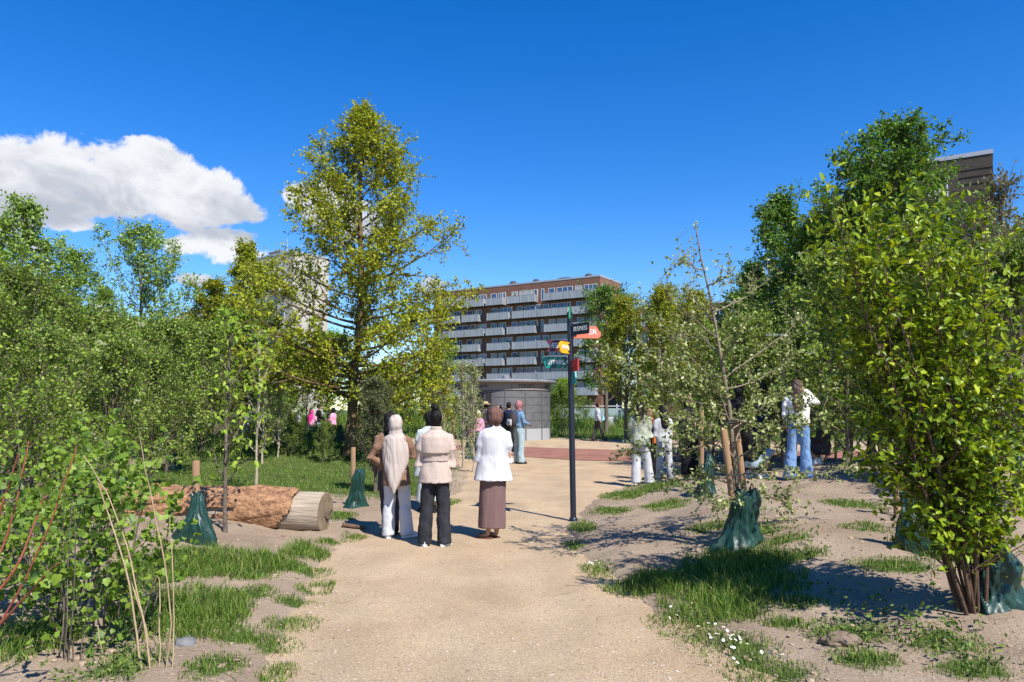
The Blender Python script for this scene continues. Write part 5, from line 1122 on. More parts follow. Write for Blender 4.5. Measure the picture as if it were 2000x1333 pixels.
EYE_M = mat('eye_dark', (.02, .012, .01), .2); LIP = mat('lips', (.32, .12, .10), .5); HAIR = mat('hair_black', (.008, .006, .005), .6, spec=.2, bump=.3, bscale=50, stretch=(6, 6, .6)); HAIRB = mat('hair_brown', (.045, .022, .013), .42, col2=(.09, .045, .025), scale=30, stretch=(6, 6, .5), spec=.5, bump=.5, bscale=50)
ARMS = {'fold': (((.216, -.01, 1.005), (.03, .20, 1.09)), ((.216, -.01, 1.0), (.03, .215, 1.06))), 'down': (((.215, -.02, 1.10), (.235, .05, .86)),) * 2, 'hip': (((.36, -.04, 1.12), (.17, .08, 1.00)), ((.235, .03, 1.12), (.06, .2, 1.15))),
        'phone': (((.23, .06, 1.12), (.10, .26, 1.28)),) * 2, 'ear': (((.21, -.02, 1.10), (.2, .12, .92)), ((.30, .08, 1.26), (.10, .10, 1.50))), 'hold': (((.22, .02, 1.10), (.12, .22, 1.05)),) * 2, 'walk': (((.22, .06, 1.11), (.16, .22, 1.02)), ((.22, -.08, 1.12), (.24, .02, .9)))}
def skin_body(arms, knees, ankles, toes, pelvis, mats):
    V, E, R = [], [], []
    def v(p, r, par=None):
        V.append(tuple(p)); R.append(r if isinstance(r, tuple) else (r, r)); i = len(V) - 1
        if par is not None: E.append((par, i))
        return i
    pz = pelvis
    root = v((0, 0, .95 + pz), (.12, .085)); w = v((0, 0, 1.08 + pz), (.105, .075), root); c = v((0, 0, 1.27 + pz), (.125, .085), w); nb = v((0, -.005, 1.41 + pz), .06, c); v((0, .005, 1.50 + pz), .048, nb)
    for s, (el, wr) in zip((-1, 1), arms):
        sh = v((s * .15, 0, 1.36 + pz), .042, c); e = v((s * el[0], el[1], el[2] + pz), .018, sh); wv = Vector((s * wr[0], wr[1], wr[2] + pz)); q = v(wv, (.026, .022), e)
        d = (wv - Vector(V[e])).normalized(); side = d.cross(Vector((0, 0, 1))); side = side.normalized() if side.length > .1 else Vector((0, 1, 0)); nn = side.cross(d)
        pm = v(wv + d * .055, (.034, .018), q)
        for fi, (off, ln) in enumerate(((-.026, .062), (-.009, .075), (.009, .07), (.026, .055))):
            b_ = wv + d * .088 + side * off; f1 = v(b_, .0095, pm); f2 = v(b_ + d * ln * .5 + nn * -.008, .0085, f1); v(b_ + d * ln * .85 + nn * -.026, .007, f2)
        t1 = v(wv + d * .045 + side * (.04 * s), .0105, pm); v(wv + d * .085 + side * (.052 * s) - nn * .01, .0085, t1)
    for s, kn, an, to in zip((-1, 1), knees, ankles, toes):
        h = v((s * .085, 0, .88 + pz), .08, root); k = v(kn, .052, h); cf = v((Vector(kn) * .6 + Vector(an) * .4) + Vector((0, -.012, 0)), .048, k); a = v(an, .034, cf); an_ = Vector(an); t_ = Vector(to); hl = v((an_.x, an_.y, .045) if an_.z < .2 else an_ - Vector((0, 0, .035)), .032, a)
        m_ = v((t_ * .6 + an_ * .4) * 1.0 - Vector((0, 0, an_.z * .4 - .03 * .4)), (.036, .022), hl); v(t_, (.034, .015), m_)
    me = bpy.data.meshes.new('tmp'); me.from_pydata(V, E, []); o = bpy.data.objects.new('tmp', me); COL.objects.link(o)
    m = o.modifiers.new('skin', 'SKIN'); m.use_smooth_shade = True
    if not me.skin_vertices:
        bm = bmesh.new(); bm.from_mesh(me); bm.verts.layers.skin.verify(); bm.to_mesh(me); bm.free()
    for i, sv in enumerate(me.skin_vertices[0].data): sv.radius = R[i]; sv.use_root = (i == 0)
    s = o.modifiers.new('sub', 'SUBSURF'); s.levels = s.render_levels = 1
    return eval_mesh(o)
def head_geo(g, pz, yaw, mi=0):
    n, k = 22, 28; ph = np.linspace(.03, np.pi - .03, n); th = np.arange(k) * 2 * np.pi / k; PH, TH = np.meshgrid(ph, th, indexing='ij')
    X = np.sin(PH) * np.cos(TH); Y = np.sin(PH) * np.sin(TH); Z = -np.cos(PH)
    low = np.clip(-Z, 0, 1); x = X * (.073 - .022 * low ** 1.5); y = Y * .092 + .012; z = Z * .115
    fr = np.clip(Y, 0, 1) ** 3
    nose = np.exp(-((X / .16) ** 2 + ((Z + .12) / .22) ** 2)) * fr; y = y + .028 * nose * (1 - .4 * (Z > .05)); y = y - .010 * fr * (np.exp(-(((abs(X) - .38) / .18) ** 2 + ((Z - .06) / .12) ** 2))); y = y + .008 * fr * np.exp(-((X / .25) ** 2 + ((Z + .78) / .18) ** 2)); y = y + .005 * fr * np.exp(-((X / .3) ** 2 + ((Z + .45) / .07) ** 2))
    c, s = math.cos(yaw), math.sin(yaw)
    def place(V): V = np.asarray(V, float); return np.stack([V[..., 0] * c - V[..., 1] * s, V[..., 0] * s + V[..., 1] * c + .015, V[..., 2] + 1.565 + pz], -1)
    g.grid(place(np.stack([x, y, z], -1)), True, mi)
    for sx in (-1, 1):
        q = Geo(); q.ball((0, 0, 0), (.011, .008, .007), 6, 10); g.add(place(q.v[0] + np.array([sx * .030, .092, .006])), q.f[0], 1)
        q = Geo(); q.ball((0, 0, 0), (.008, .018, .028), 6, 10); g.add(place(q.v[0] + np.array([sx * .074, -.002, -.005])), q.f[0], mi)
        q = Geo(); q.ball((0, 0, 0), (.017, .006, .004), 5, 8); g.add(place(q.v[0] + np.array([sx * .030, .094, .026])), q.f[0], 1)
    q = Geo(); q.ball((0, 0, 0), (.022, .008, .006), 5, 10); g.add(place(q.v[0] + np.array([0, .094, -.052])), q.f[0], 2)
    return place
def me_to_geo(g, me, mi=0):
    co = np.zeros(len(me.vertices) * 3, np.float32); me.vertices.foreach_get('co', co); base = g.n; quads = [p.vertices[:] for p in me.polygons if len(p.vertices) == 4]; tris = [p.vertices[:] for p in me.polygons if len(p.vertices) == 3]
    g.v.append(co.reshape(-1, 3).astype(float)); g.n += len(co) // 3
    for f in (quads, tris):
        if f: g.f.append(np.array(f) + base); g.m.append(np.full(len(f), mi))
def person(label, loc, H, rz, top, bottom, head, shoe, skin='tan', pose='down', look=0.0, det=0, stance=((-.10, 0, 8), (.10, 0, -8)), pz=0.0, extras=(), seed=1, sit=None):
    """figure 1.68 m tall facing +Y before turning; pz lowers the pelvis of a crouching or sitting figure"""
    o = empty('person', loc, label, 'person', math.radians(rz), scale=H / 1.68); vx = .0125 if det else .026; sf = 5 if det else 2
    arms = ARMS[pose] if isinstance(pose, str) else pose
    knees, ankles, toes = [], [], []
    for s, (fx, fy, fa) in zip((-1, 1), stance):
        an = (fx, fy, .085); a = math.radians(fa); to = (fx - math.sin(a) * .15, fy + math.cos(a) * .15, .028); kn = ((fx + s * .085) / 2, fy / 2 + .03, .48)
        if sit: kn = (s * .14, .38, .50 if sit == 'sit' else .46); an = (s * .13, .40 if sit == 'sit' else .12, .085); to = (s * .13, an[1] + .15, .03)
        knees.append(kn); ankles.append(an); toes.append(to)
    g = Geo(); me_to_geo(g, skin_body(arms, knees, ankles, toes, pz, None)); place = head_geo(g, pz, math.radians(look)); obj('body', g.mesh('body', [SKIN[skin], EYE_M, LIP], True), None, o)
    # lower garment
    kind, bm_ = bottom['kind'], bottom['mat']; g = Geo()
    if kind == 'trousers':
        fl, kr, hem = bottom.get('flare', .085), bottom.get('knee', .08), bottom.get('hem', .035)
        g.loft([(0, 0, .80 + pz, .15, .10), (0, 0, .86 + pz, .168, .115), (0, -.01, .95 + pz, .165, .118), (0, 0, 1.06 + pz, .135, .098)], 24)
        for s, kn, an in zip((-1, 1), knees, ankles):
            if sit: g.tube([(s * .085, 0, .88 + pz), ((s * .085 + kn[0]) / 2, kn[1] / 2, (.88 + pz + kn[2]) / 2 + .02), kn, (an[0], an[1] + .02, .3), (an[0], an[1] + .02, .10)], [.095, .09, .08, .07, .075], 18)
            else: g.loft([(an[0], an[1] + .025, hem, fl, fl * 1.12), (an[0], an[1] + .02, hem + .06, fl * .98, fl * 1.05), (an[0] * .6 + kn[0] * .4, an[1] * .6 + kn[1] * .4 - .01, .26, (fl + kr) / 2, (fl + kr) / 2), (kn[0], kn[1] - .01, .48, kr, kr * 1.05), ((kn[0] + s * .085) / 2, kn[1] * .4, .66, .088, .098), (s * .083, 0, .80 + pz, .093, .11), (s * .08, -.005, .88 + pz, .09, .115)], 20)
        obj('trousers', union('trousers', g, vx * .9, sf, .006 if det else .004, (8, 8, 6), seed), bm_, o)
    else:
        hz, wz, hr = bottom.get('hem', .12), bottom.get('waist', 1.04), bottom.get('rx', .17); m_ = bottom.get('mid', .165)
        g.loft([(0, 0, hz, hr, hr * .72), (0, 0, hz + .25, (hr + m_) / 2, hr * .72), (0, 0, .62, m_, .125), (0, -.005, .85, .172, .128), (0, 0, .95, .165, .12), (0, 0, wz, .13, .1)], 32)
        obj('skirt', union('skirt', g, vx * .9, sf, .008, (13, 13, .9), seed, lambda c: np.clip((1.0 - c[:, 2]) * 1.4, .15, 1)), bm_, o)
    # upper garment
    t = top; hem, hrx, hry, wd = t.get('hem', .88), t.get('rx', .18), t.get('ry', .13), t.get('wide', 1.0); slv = t.get('sleeve', 1.0); g = Geo()
    g.loft([(0, 0, hem + pz, hrx, hry), (0, 0, (hem + 1.05) / 2 + pz, (hrx + .17 * wd) / 2, max((hry + .12) / 2, .142)), (0, 0, 1.06 + pz, .162 * wd * t.get('waist', 1), .118 * wd * t.get('waist', 1)), (0, -.005, 1.2 + pz, .172 * wd, .124 * wd), (0, -.008, 1.30 + pz, .18 * wd, .122 * wd), (0, -.008, 1.36 + pz, .175, .108), (0, -.006, 1.395 + pz, .138, .088), (0, -.004, 1.42 + pz, .095, .075), (0, 0, 1.44 + pz, .062, .062)], 32)
    for s, (el, wr) in zip((-1, 1), arms):
        e, w = np.array((s * el[0], el[1], el[2] + pz)), np.array((s * wr[0], wr[1], wr[2] + pz)); s0_ = np.array((s * .07, -.004, 1.365 + pz)); sh = np.array((s * .158, -.004, 1.33 + pz)); ln = t.get('arm', 1.0); w = e + (w - e) * ln
        P = np.array([s0_, sh, sh * .5 + e * .5 + np.array((s * .008, -.006, .01)), e, e * .45 + w * .55, w]); g.tube(P, np.array([.04, .060, .060, .057, .052, .044]) * slv, 18)
    top_o = obj(t.get('name', 'shirt'), union(t.get('name', 'shirt'), g, vx, sf, t.get('fold', .006), t.get('fk', (9, 9, 5)), seed + 3), t['mat'], o)
    if t.get('collar'):
        g = Geo(); g.loft([(0, -.004, 1.405 + pz, .085, .072), (0, -.006, 1.45 + pz, .070, .066), (0, -.012, 1.468 + pz, .066, .064), (0, -.012, 1.45 + pz, .058, .058)], 24, False); obj('collar', g.mesh('collar', [t['mat']], True), None, top_o)
    if t.get('belt'):
        g = Geo(); w = t.get('waist', 1) * wd; g.loft([(0, 0, 1.045 + pz, .176 * w, .132 * w), (0, 0, 1.08 + pz, .177 * w, .133 * w)], 32); obj('belt', g.mesh('belt', [t['mat']], True), None, top_o)
        g = Geo(); g.loft([(0, -.012, 1.135 + pz, .176 * wd, .132 * wd), (0, -.012, 1.142 + pz, .178 * wd, .135 * wd), (0, -.010, 1.25 + pz, .182 * wd, .133 * wd), (0, -.01, 1.34 + pz, .178 * wd, .12 * wd), (0, -.008, 1.385 + pz, .15, .097), (0, -.005, 1.425 + pz, .09, .073)], 40); obj('storm_flap', union('storm_flap', g, vx, 2, .004, (7, 7, 3), 4), t['mat'], top_o)
    # head covering or hair
    k, hm = head['kind'], head['mat']; y = math.radians(look); c_, s_ = math.cos(y), math.sin(y)
    def hp(p): return np.array((p[0] * c_ - p[1] * s_, p[0] * s_ + p[1] * c_ + .015, p[2] + pz))
    g = Geo()
    if k in ('hijab', 'hijab_long'):
        hb = head.get('big', 1.0); g.ball(hp((0, -.02, 1.575)), (.098 * hb, .108 * hb, .122), 14, 24); g.ball(hp((0, -.035, 1.545)), (.092 * hb, .098 * hb, .105), 12, 20); g.loft([(0, .0, 1.37 + pz, .115, .09), (0, .0, 1.42 + pz, .075, .075), (0, .0, 1.50 + pz, .07, .075), (0, .0, 1.54 + pz, .075, .07)], 24)
        if k == 'hijab_long':
            q = head.get('tip', .80); sx = head.get('shift', 0.0)
            g.loft([(sx, -.195, q + pz, .014, .02), (sx * .9, -.185, q + .07 + pz, .045, .035), (sx * .6, -.155, q + .18 + pz, .09, .06), (sx * .3, -.11, q + .30 + pz, .14, .09), (0, -.05, q + .42 + pz, .18, .135), (0, -.02, 1.2 + pz, .195, .15), (0, -.01, 1.30 + pz, .192, .138), (0, -.01, 1.37 + pz, .165, .12), (0, 0, 1.43 + pz, .10, .10), (0, 0, 1.50 + pz, .085, .09)], 30)
        f = head.get('fold', .005)
        obj('hijab', union('hijab', g, vx * .8, 4, f, (16, 16, 5) if k == 'hijab' else (17, 17, 1.6), seed + 5, (lambda c: np.where(c[:, 1] > .075, .2, 1.0))), hm, o)
    else:
        g.ball(hp((0, -.022, 1.585)), (.086, .098, .112), 14, 24)
        if k == 'bun': g.ball(hp((0, -.02, 1.50)), (.066, .07, .07), 10, 16); g.ball(hp((0.0, -.055, 1.715)), (.058, .056, .05), 10, 18); g.ball(hp((.028, -.075, 1.70)), (.036, .036, .034), 8, 14); g.ball(hp((-.035, -.04, 1.705)), (.03, .034, .032), 8, 14)
        if k == 'long':
            tip = head.get('tip', 1.15); g.loft([(0, -.12, tip + pz, .05, .025), (0, -.115, tip + .08 + pz, .09, .04), (0, -.105, 1.33 + pz, .105, .05), (0, -.075, 1.43 + pz, .095, .065), (0, -.04, 1.53 + pz, .088, .09), (0, -.02, 1.6 + pz, .08, .09)], 22)
        if k == 'cap': g.loft([(0, .075, 1.60 + pz, .07, .10), (0, .07, 1.612 + pz, .068, .10)], 20)
        h_ = obj('hair' if k != 'cap' else 'cap', union('hair', g, vx * .8, 3, .011 if k == 'bun' else .008 if k == 'long' else .004, (18, 18, 6), seed), hm, o)
        if k == 'hat':
            g = Geo(); g.loft([(0, 0, 1.615 + pz, .19, .19), (0, 0, 1.628 + pz, .19, .19), (0, 0, 1.64 + pz, .1, .105), (0, 0, 1.70 + pz, .09, .1), (0, 0, 1.715 + pz, .06, .07)], 26); obj('straw_hat', g.mesh('straw_hat', [head['hat']], True), None, o)
            g = Geo(); g.loft([(0, 0, 1.636 + pz, .104, .109), (0, 0, 1.662 + pz, .101, .107)], 26); obj('hat_band', g.mesh('hat_band', [RUBBER], True), None, o)
    # shoes
    for an, to in zip(ankles, toes):
        a, q = Vector(an), Vector(to); d = Vector((q.x - a.x, q.y - a.y, 0)).normalized(); M_ = Matrix.Translation((a.x, a.y, 0)) @ Matrix.Rotation(math.atan2(d.y, d.x), 4, 'Z')
        def foot(rows, mt, nm, par):
            th = np.arange(16) * 2 * np.pi / 16; V = np.array([[tuple(M_ @ Vector((cx + rx * math.cos(t), ry * math.sin(t), z))) for t in th] for (cx, z, rx, ry) in rows]); g = Geo(); g.grid(V); return obj(nm, g.mesh(nm, [mt], True), None, par)
        if shoe.get('sandal'):
            so_ = foot([(.06, .002, .125, .042), (.06, .018, .125, .042)], shoe['sole'], 'sandal', o); g = Geo(); g.tube([tuple(M_ @ Vector((.11, yy, zz))) for yy, zz in ((-.042, .02), (-.03, .052), (0, .06), (.03, .052), (.042, .02))], .008, 6); obj('strap', g.mesh('strap', [shoe['sole']], True), None, so_)
        else:
            so_ = foot([(.055, 0, .135, .046), (.055, .008, .138, .048), (.055, .026, .136, .047)], shoe['sole'], 'shoe', o); foot([(.055, .027, .131, .044), (.052, .05, .126, .044), (.028, .075, .095, .041), (.0, .10, .056, .038), (-.006, .125, .046, .036)], shoe['mat'], 'upper', so_)
    for fn in extras: fn(o, pz)
    o.rotation_euler = (math.radians(.8 * math.sin(seed * 2.1)), math.radians(1.6 * math.sin(seed * 1.3)), o.rotation_euler[2])
    return o
def fp(px, py): return gp(px, py)
WHITE = fabric('white', (.50, .50, .515)); OFFW = fabric('offwhite', (.70, .67, .62)); BEIGE = fabric('trench_beige', (.42, .335, .285)); SANDH = fabric('hijab_sand', (.40, .34, .30)); BROWNH = fabric('hijab_brown', (.13, .068, .055)); MAUVE = fabric('skirt_mauve', (.155, .095, .088)); JACKB = fabric('jacket_brown', (.20, .115, .075))
CHAR = fabric('charcoal_denim', (.022, .023, .028), (.035, .036, .042)); BLACK = fabric('black', (.012, .012, .013)); NAVY = fabric('navy', (.014, .02, .05)); MINT = fabric('pale_mint', (.42, .46, .43)); JEAN = fabric('light_jeans', (.25, .34, .38), (.36, .45, .48)); JEANB = fabric('blue_jeans', (.10, .20, .38), (.22, .34, .52)); DENIM = fabric('denim_jacket', (.12, .22, .36), (.2, .32, .46))
PINKH = fabric('hijab_dusty_pink', (.30, .14, .15)); HOTP = fabric('hot_pink', (.62, .03, .22)); PINK = fabric('light_pink', (.62, .28, .42)); GREY = fabric('grey_jacket', (.36, .39, .43), (.5, .53, .56)); DGREY = fabric('dark_grey', (.05, .045, .05)); PALEG = fabric('pale_grey', (.45, .46, .48)); OLIVE = mat('cloth_cream_green_print', (.13, .15, .10), .85, col2=(.50, .52, .40), scale=5, detail=2, bump=.3, bscale=11, spec=.15); CREAM = fabric('cream_knit', (.68, .66, .60))
SNK = dict(mat=fabric('sneaker', (.6, .6, .6)), sole=mat('sole_white', (.72, .72, .70), .6)); BLK = dict(mat=BLACK, sole=mat('sole_black', (.02, .02, .02), .6)); SAN = dict(sandal=True, sole=mat('sandal_tan', (.18, .07, .04), .6)); WSH = dict(mat=WHITE, sole=MATS['sole_white'])

def hgt(px, top_py, loc, mn=1.5, mx=1.88): return max(mn, min(mx, at(px, top_py, loc.y).z - loc.z))
# the three women with their backs to the camera
l = fp(960, 1052); person('woman in a loose white shirt, brown headscarf and long mauve skirt, seen from behind', l, hgt(960, 796, l), 4, dict(mat=WHITE, hem=.735, rx=.262, ry=.19, wide=1.08, sleeve=1.0, collar=True, fold=.010, fk=(8, 8, 2.2)), dict(kind='skirt', mat=MAUVE, hem=.13, rx=.178, mid=.172), dict(kind='hijab', mat=BROWNH, fold=.013, big=1.17), SAN, 'tan', 'fold', det=1, stance=((-.045, 0, 55), (.065, .06, 40)), seed=11, look=-8)
l = fp(849, 1067); person('woman in a belted beige coat and charcoal jeans with her black hair in a bun', l, hgt(846, 800, l), 0, dict(name='coat', mat=BEIGE, hem=.775, rx=.22, ry=.165, wide=1.07, waist=.92, sleeve=1.12, collar=True, belt=True, fold=.005), dict(kind='trousers', mat=CHAR, flare=.092, knee=.085, hem=.03), dict(kind='bun', mat=HAIR), SNK, 'light', 'fold', det=1, stance=((-.125, 0, 8), (.115, 0, -22)), seed=12, look=-18)
l = fp(776, 1051); person('woman in a long beige headscarf, brown jacket and flared white trousers, hand on hip', l, hgt(768, 812, l), -2, dict(name='jacket', mat=JACKB, hem=.72, rx=.2, ry=.185, wide=1.03, sleeve=1.12, fold=.006), dict(kind='trousers', mat=WHITE, flare=.095, knee=.08, hem=.035), dict(kind='hijab_long', mat=SANDH, fold=.008, tip=.62, shift=.0), WSH, 'tan', 'hip', det=1, stance=((-.125, 0, 4), (.125, .02, -50)), seed=13)
# the two facing them, mostly hidden
l = on_ground(at(766, 800, 9.7).x, 9.7); person('person with long black hair half hidden in front of the beige headscarf', l, hgt(757, 806, l), 20, dict(mat=JACKB, hem=.85), dict(kind='trousers', mat=DGREY, flare=.06, knee=.06), dict(kind='long', mat=HAIR, tip=1.1), BLK, 'tan', 'fold', det=1, seed=14, stance=((-.06, 0, 5), (.07, 0, -5)))  # trousers coloured dark to read as shadow behind the white legs
l = on_ground(at(838, 800, 11.7).x, 11.7); person('person in a black headscarf and pale mint robe hidden behind the beige coat', l, hgt(830, 804, l), 10, dict(name='robe', mat=MINT, hem=.6, rx=.26, ry=.19, wide=1.1, sleeve=1.15), dict(kind='skirt', mat=MINT, hem=.2, rx=.22), dict(kind='hijab', mat=BLACK), BLK, 'tan', 'fold', det=1, seed=15)
# by the kiosk
def backpack(m1, m2):
    def f(o, pz):
        g = Geo(); g.loft([(0, -.20, .98 + pz, .10, .05), (0, -.215, 1.0 + pz, .145, .085), (0, -.215, 1.2 + pz, .15, .09), (0, -.205, 1.32 + pz, .12, .07), (0, -.19, 1.37 + pz, .06, .035)], 24, power=3); bp = obj('backpack', g.mesh('backpack', [m1], True), None, o)
        g = Geo(); g.loft([(0, -.30, 1.02 + pz, .10, .03), (0, -.31, 1.05 + pz, .115, .035), (0, -.305, 1.16 + pz, .11, .03), (0, -.295, 1.19 + pz, .09, .02)], 20, power=3); obj('front_pocket', g.mesh('front_pocket', [m2], True), None, bp)
        for s in (-1, 1): g = Geo(); g.tube([(s * .09, -.15, 1.36 + pz), (s * .11, -.05, 1.43 + pz), (s * .12, .09, 1.36 + pz), (s * .125, .13, 1.2 + pz), (s * .13, .0, 1.03 + pz), (s * .12, -.16, 1.0 + pz)], .018, 8, flat=.4); obj('shoulder_strap', g.mesh('shoulder_strap', [m1], True), None, bp)
    return f
def shoulder_bag(m, side=1, z=.95):
    def f(o, pz): 
        b_ = bevel_box('shoulder_bag', (.08, .28, .24), .02, m, o, (side * .25, .03, z + pz)); g = Geo(); g.tube([(side * .0, -.1, .12), (side * -.1, -.06, .46), (side * -.1, .06, .46), (0, .1, .12)], .009, 6); obj('bag_strap', g.mesh('bag_strap', [m], True), None, b_)
    return f
l = fp(1013, 906); person('person with dusty pink headscarf, denim jacket and dark backpack standing near the kiosk', l, hgt(1013, 783, l), -60, dict(name='jacket', mat=DENIM, hem=.95), dict(kind='trousers', mat=JEAN, flare=.095, knee=.085, hem=.03), dict(kind='hijab', mat=PINKH), BLK, 'brown', 'hold', seed=21, look=-20, extras=(backpack(DGREY, PALEG),))
l = on_ground(at(995, 800, 27.5).x, 27.5); person('person in dark clothes and white shoes just left of the backpack wearer', l, hgt(1000, 786, l), -30, dict(mat=NAVY, hem=.9), dict(kind='trousers', mat=BLACK), dict(kind='short', mat=HAIR), WSH, 'tan', 'down', seed=22)
l = on_ground(at(974, 800, 31).x, 31); person('dark haired woman in a long black coat by the kiosk wall', l, hgt(973, 792, l), 150, dict(name='coat', mat=BLACK, hem=.62, rx=.23, ry=.17), dict(kind='trousers', mat=BLACK), dict(kind='long', mat=HAIR), BLK, 'tan', 'hold', seed=23, look=-30)
STRAW = mat('straw', (.45, .33, .17), .8, bump=.3, bscale=80)
l = on_ground(at(949, 800, 30).x, 30); person('person in a straw hat and grey top before the kiosk door', l, hgt(949, 783, l), 20, dict(mat=DGREY, hem=.9), dict(kind='trousers', mat=DGREY), dict(kind='hat', mat=HAIR, hat=STRAW), BLK, 'tan', 'down', seed=24)
l = on_ground(at(932, 800, 26).x, 26); person('person in a pink top half hidden left of the brown headscarf', l, 1.56, 30, dict(mat=PINK, hem=.9), dict(kind='trousers', mat=BLACK), dict(kind='hijab', mat=fabric('hijab_cream', (.55, .47, .30))), BLK, 'tan', 'down', seed=25)
def blue_bundle(o, pz):
    g = Geo(); g.tube([(.02, .24, 1.12), (.1, .25, 1.02), (.2, .2, .95), (.24, .1, .9)], [.03, .05, .05, .035], 10); obj('blue_jacket', g.mesh('blue_jacket', [fabric('light_blue', (.18, .42, .62))], True), None, o)
l = fp(1167, 861); person('walking man in a grey jacket and dark trousers crossing beyond the red path', l, hgt(1163, 787, l, 1.6), -75, dict(name='jacket', mat=GREY, hem=.88, rx=.19), dict(kind='trousers', mat=DGREY, flare=.075), dict(kind='short', mat=HAIR), BLK, 'tan', 'walk', seed=26, look=10, stance=((-.09, -.18, 0), (.09, .26, 0)), extras=(blue_bundle,))
# group right of the signpost
l = fp(1252, 948); person('person in a cream and green print shirt with flared white trousers, nearest the gravel', l, hgt(1245, 786, l), -25, dict(mat=OLIVE, hem=.8, rx=.21, ry=.16, wide=1.08, sleeve=1.15), dict(kind='trousers', mat=PALEG if False else WHITE, flare=.105, knee=.088), dict(kind='long', mat=HAIR, tip=1.25), WSH, 'tan', 'fold', seed=31, stance=((-.11, 0, 10), (.14, .12, -30)))
l = fp(1300, 940); person('person in a pale grey top and white trousers partly covered by branches', l, hgt(1300, 792, l), 10, dict(mat=PALEG, hem=.85, rx=.19), dict(kind='trousers', mat=WHITE, flare=.09), dict(kind='long', mat=HAIR), WSH, 'tan', 'fold', seed=32, stance=((-.13, 0, 5), (.13, 0, -5)))
l = on_ground(at(1270, 800, 17).x, 17); person('dark haired person in black with an orange bag strap behind the print shirt', l, 1.62, 120, dict(mat=BLACK, hem=.85), dict(kind='trousers', mat=BLACK), dict(kind='long', mat=HAIR), BLK, 'tan', 'fold', seed=33, extras=(shoulder_bag(mat('orange_leather', (.55, .15, .02), .5), -1, 1.0),))
l = on_ground(at(1345, 800, 15).x, 15); person('person in a long black robe half hidden behind the silvery tree stakes', l, 1.66, 200, dict(name='robe', mat=BLACK, hem=.6, rx=.23, ry=.17), dict(kind='skirt', mat=BLACK, hem=.08, rx=.2), dict(kind='hijab', mat=BLACK), BLK, 'tan', 'fold', seed=34)
# group on the right hand soil
l = fp(1563, 936); person('long haired woman in cream top and flared blue jeans, hand to her face', l, hgt(1560, 742, l), -28, dict(name='blouse', mat=CREAM, hem=.93, rx=.19, ry=.14, wide=1.1, sleeve=1.25), dict(kind='trousers', mat=JEANB, flare=.115, knee=.082, hem=.03), dict(kind='long', mat=HAIRB, tip=1.12), WSH, 'light', 'ear', seed=41, look=-25, det=1, stance=((-.16, -.03, 45), (.10, .02, -10)))
l = on_ground(at(1488, 800, 13.2).x, 13.2); person('person in navy clothes standing behind the branches left of the lamp post', l, 1.66, 30, dict(mat=NAVY, hem=.85), dict(kind='trousers', mat=NAVY), dict(kind='long', mat=HAIR), BLK, 'tan', 'fold', seed=42)
l = on_ground(at(1462, 800, 12.4).x, 12.4); person('crouching person in light blue jeans and black top beside the silvery tree', l, 1.66, -60, dict(mat=BLACK, hem=.9), dict(kind='trousers', mat=JEAN), dict(kind='long', mat=HAIR, tip=1.2), WSH, 'tan', 'hold', seed=43, pz=-.62, sit='crouch')
l = on_ground(at(1606, 800, 13.6).x, 13.6); person('crouching person in dark grey behind the woman in blue jeans', l, 1.66, 60, dict(mat=DGREY, hem=.9), dict(kind='trousers', mat=DGREY), dict(kind='short', mat=HAIR), WSH, 'tan', 'hold', seed=44, pz=-.62, sit='crouch')
l = on_ground(at(1440, 800, 14).x, 14); person('person in black standing behind the silvery tree trunk', l, 1.64, -20, dict(mat=BLACK, hem=.85), dict(kind='trousers', mat=BLACK), dict(kind='hijab', mat=BLACK), BLK, 'tan', 'fold', seed=45)
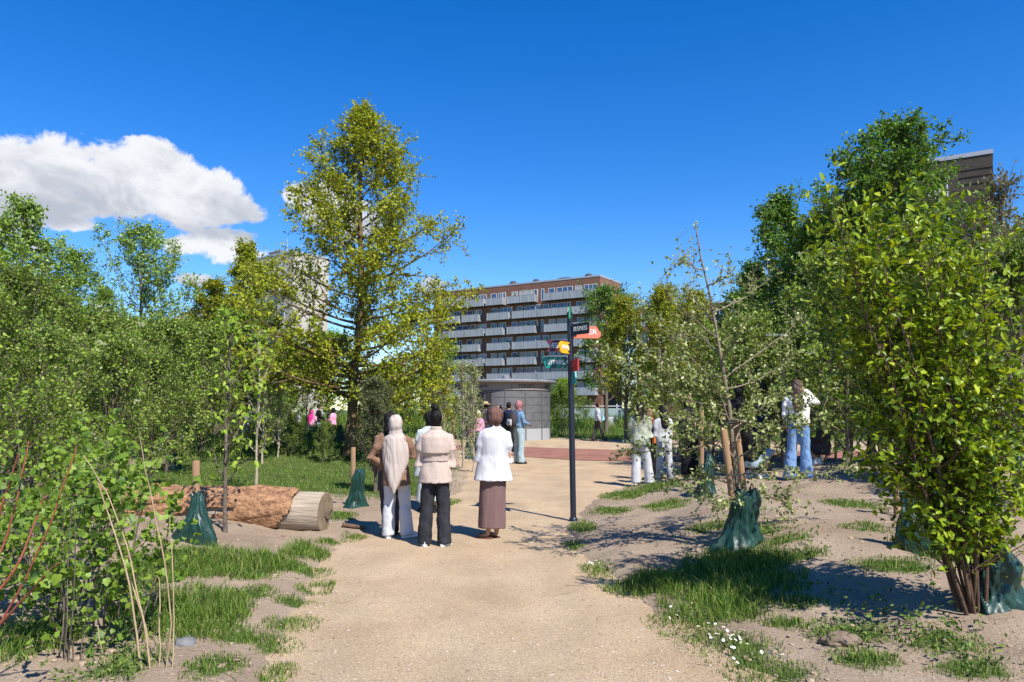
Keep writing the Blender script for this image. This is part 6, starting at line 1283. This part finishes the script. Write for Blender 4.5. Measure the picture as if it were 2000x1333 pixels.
# far group by the oak
def far(px, Y, top_py, *a, **k):
    l = on_ground(at(px, 800, Y).x, Y); return person(a[0], l, hgt(px, top_py, l, 1.5, 1.85), *a[1:], **k)
far(609, 35, 800, 'person in a hot pink headscarf and light pink top left of the oak trunk', -20, dict(mat=PINK, hem=.85), dict(kind='trousers', mat=JEAN), dict(kind='hijab_long', mat=HOTP, tip=.95), WSH, 'tan', 'phone', seed=51)
far(624, 36, 787, 'tall man in a black jacket, cap and pale jeans beside the pink headscarf', -60, dict(name='jacket', mat=BLACK, hem=.85), dict(kind='trousers', mat=JEAN, flare=.1), dict(kind='cap', mat=BLACK), WSH, 'tan', 'hold', seed=52)
far(652, 35.5, 797, 'woman in a black headscarf and light pink blouse facing the man in the cap', 70, dict(mat=PINK, hem=.85), dict(kind='trousers', mat=BLACK), dict(kind='hijab', mat=BLACK), BLK, 'tan', 'hold', seed=53)
far(578, 41, 804, 'far person in white between the shrubs left of the pink headscarf', 10, dict(mat=WHITE), dict(kind='trousers', mat=BLACK), dict(kind='hijab', mat=WHITE), BLK, seed=54)
far(479, 37, 805, 'far person in a cream top behind the mound crest bag', 200, dict(mat=CREAM, hem=.8), dict(kind='trousers', mat=OFFW), dict(kind='hijab', mat=CREAM), WSH, seed=55)
far(407, 38, 806, 'far person in a white headscarf above the brown box', 20, dict(mat=WHITE, hem=.8), dict(kind='trousers', mat=BLACK), dict(kind='hijab', mat=WHITE), BLK, seed=56)
far(422, 39, 808, 'far person in navy just right of the white headscarf', -20, dict(mat=NAVY), dict(kind='trousers', mat=NAVY), dict(kind='short', mat=HAIR), BLK, seed=57)
far(229, 27, 800, 'far person in white and black with a grey bag among the left shrubs', -40, dict(mat=WHITE, hem=.85), dict(kind='trousers', mat=BLACK), dict(kind='long', mat=HAIR), BLK, seed=58, extras=(shoulder_bag(PALEG, -1),))
print('objects', len(bpy.data.objects), 'tris', sum(sum(len(p.vertices) - 2 for p in m.polygons) for m in bpy.data.meshes if m.users and len(m.polygons) < 20000) + sum(2 * len(m.polygons) for m in bpy.data.meshes if m.users and len(m.polygons) >= 20000))
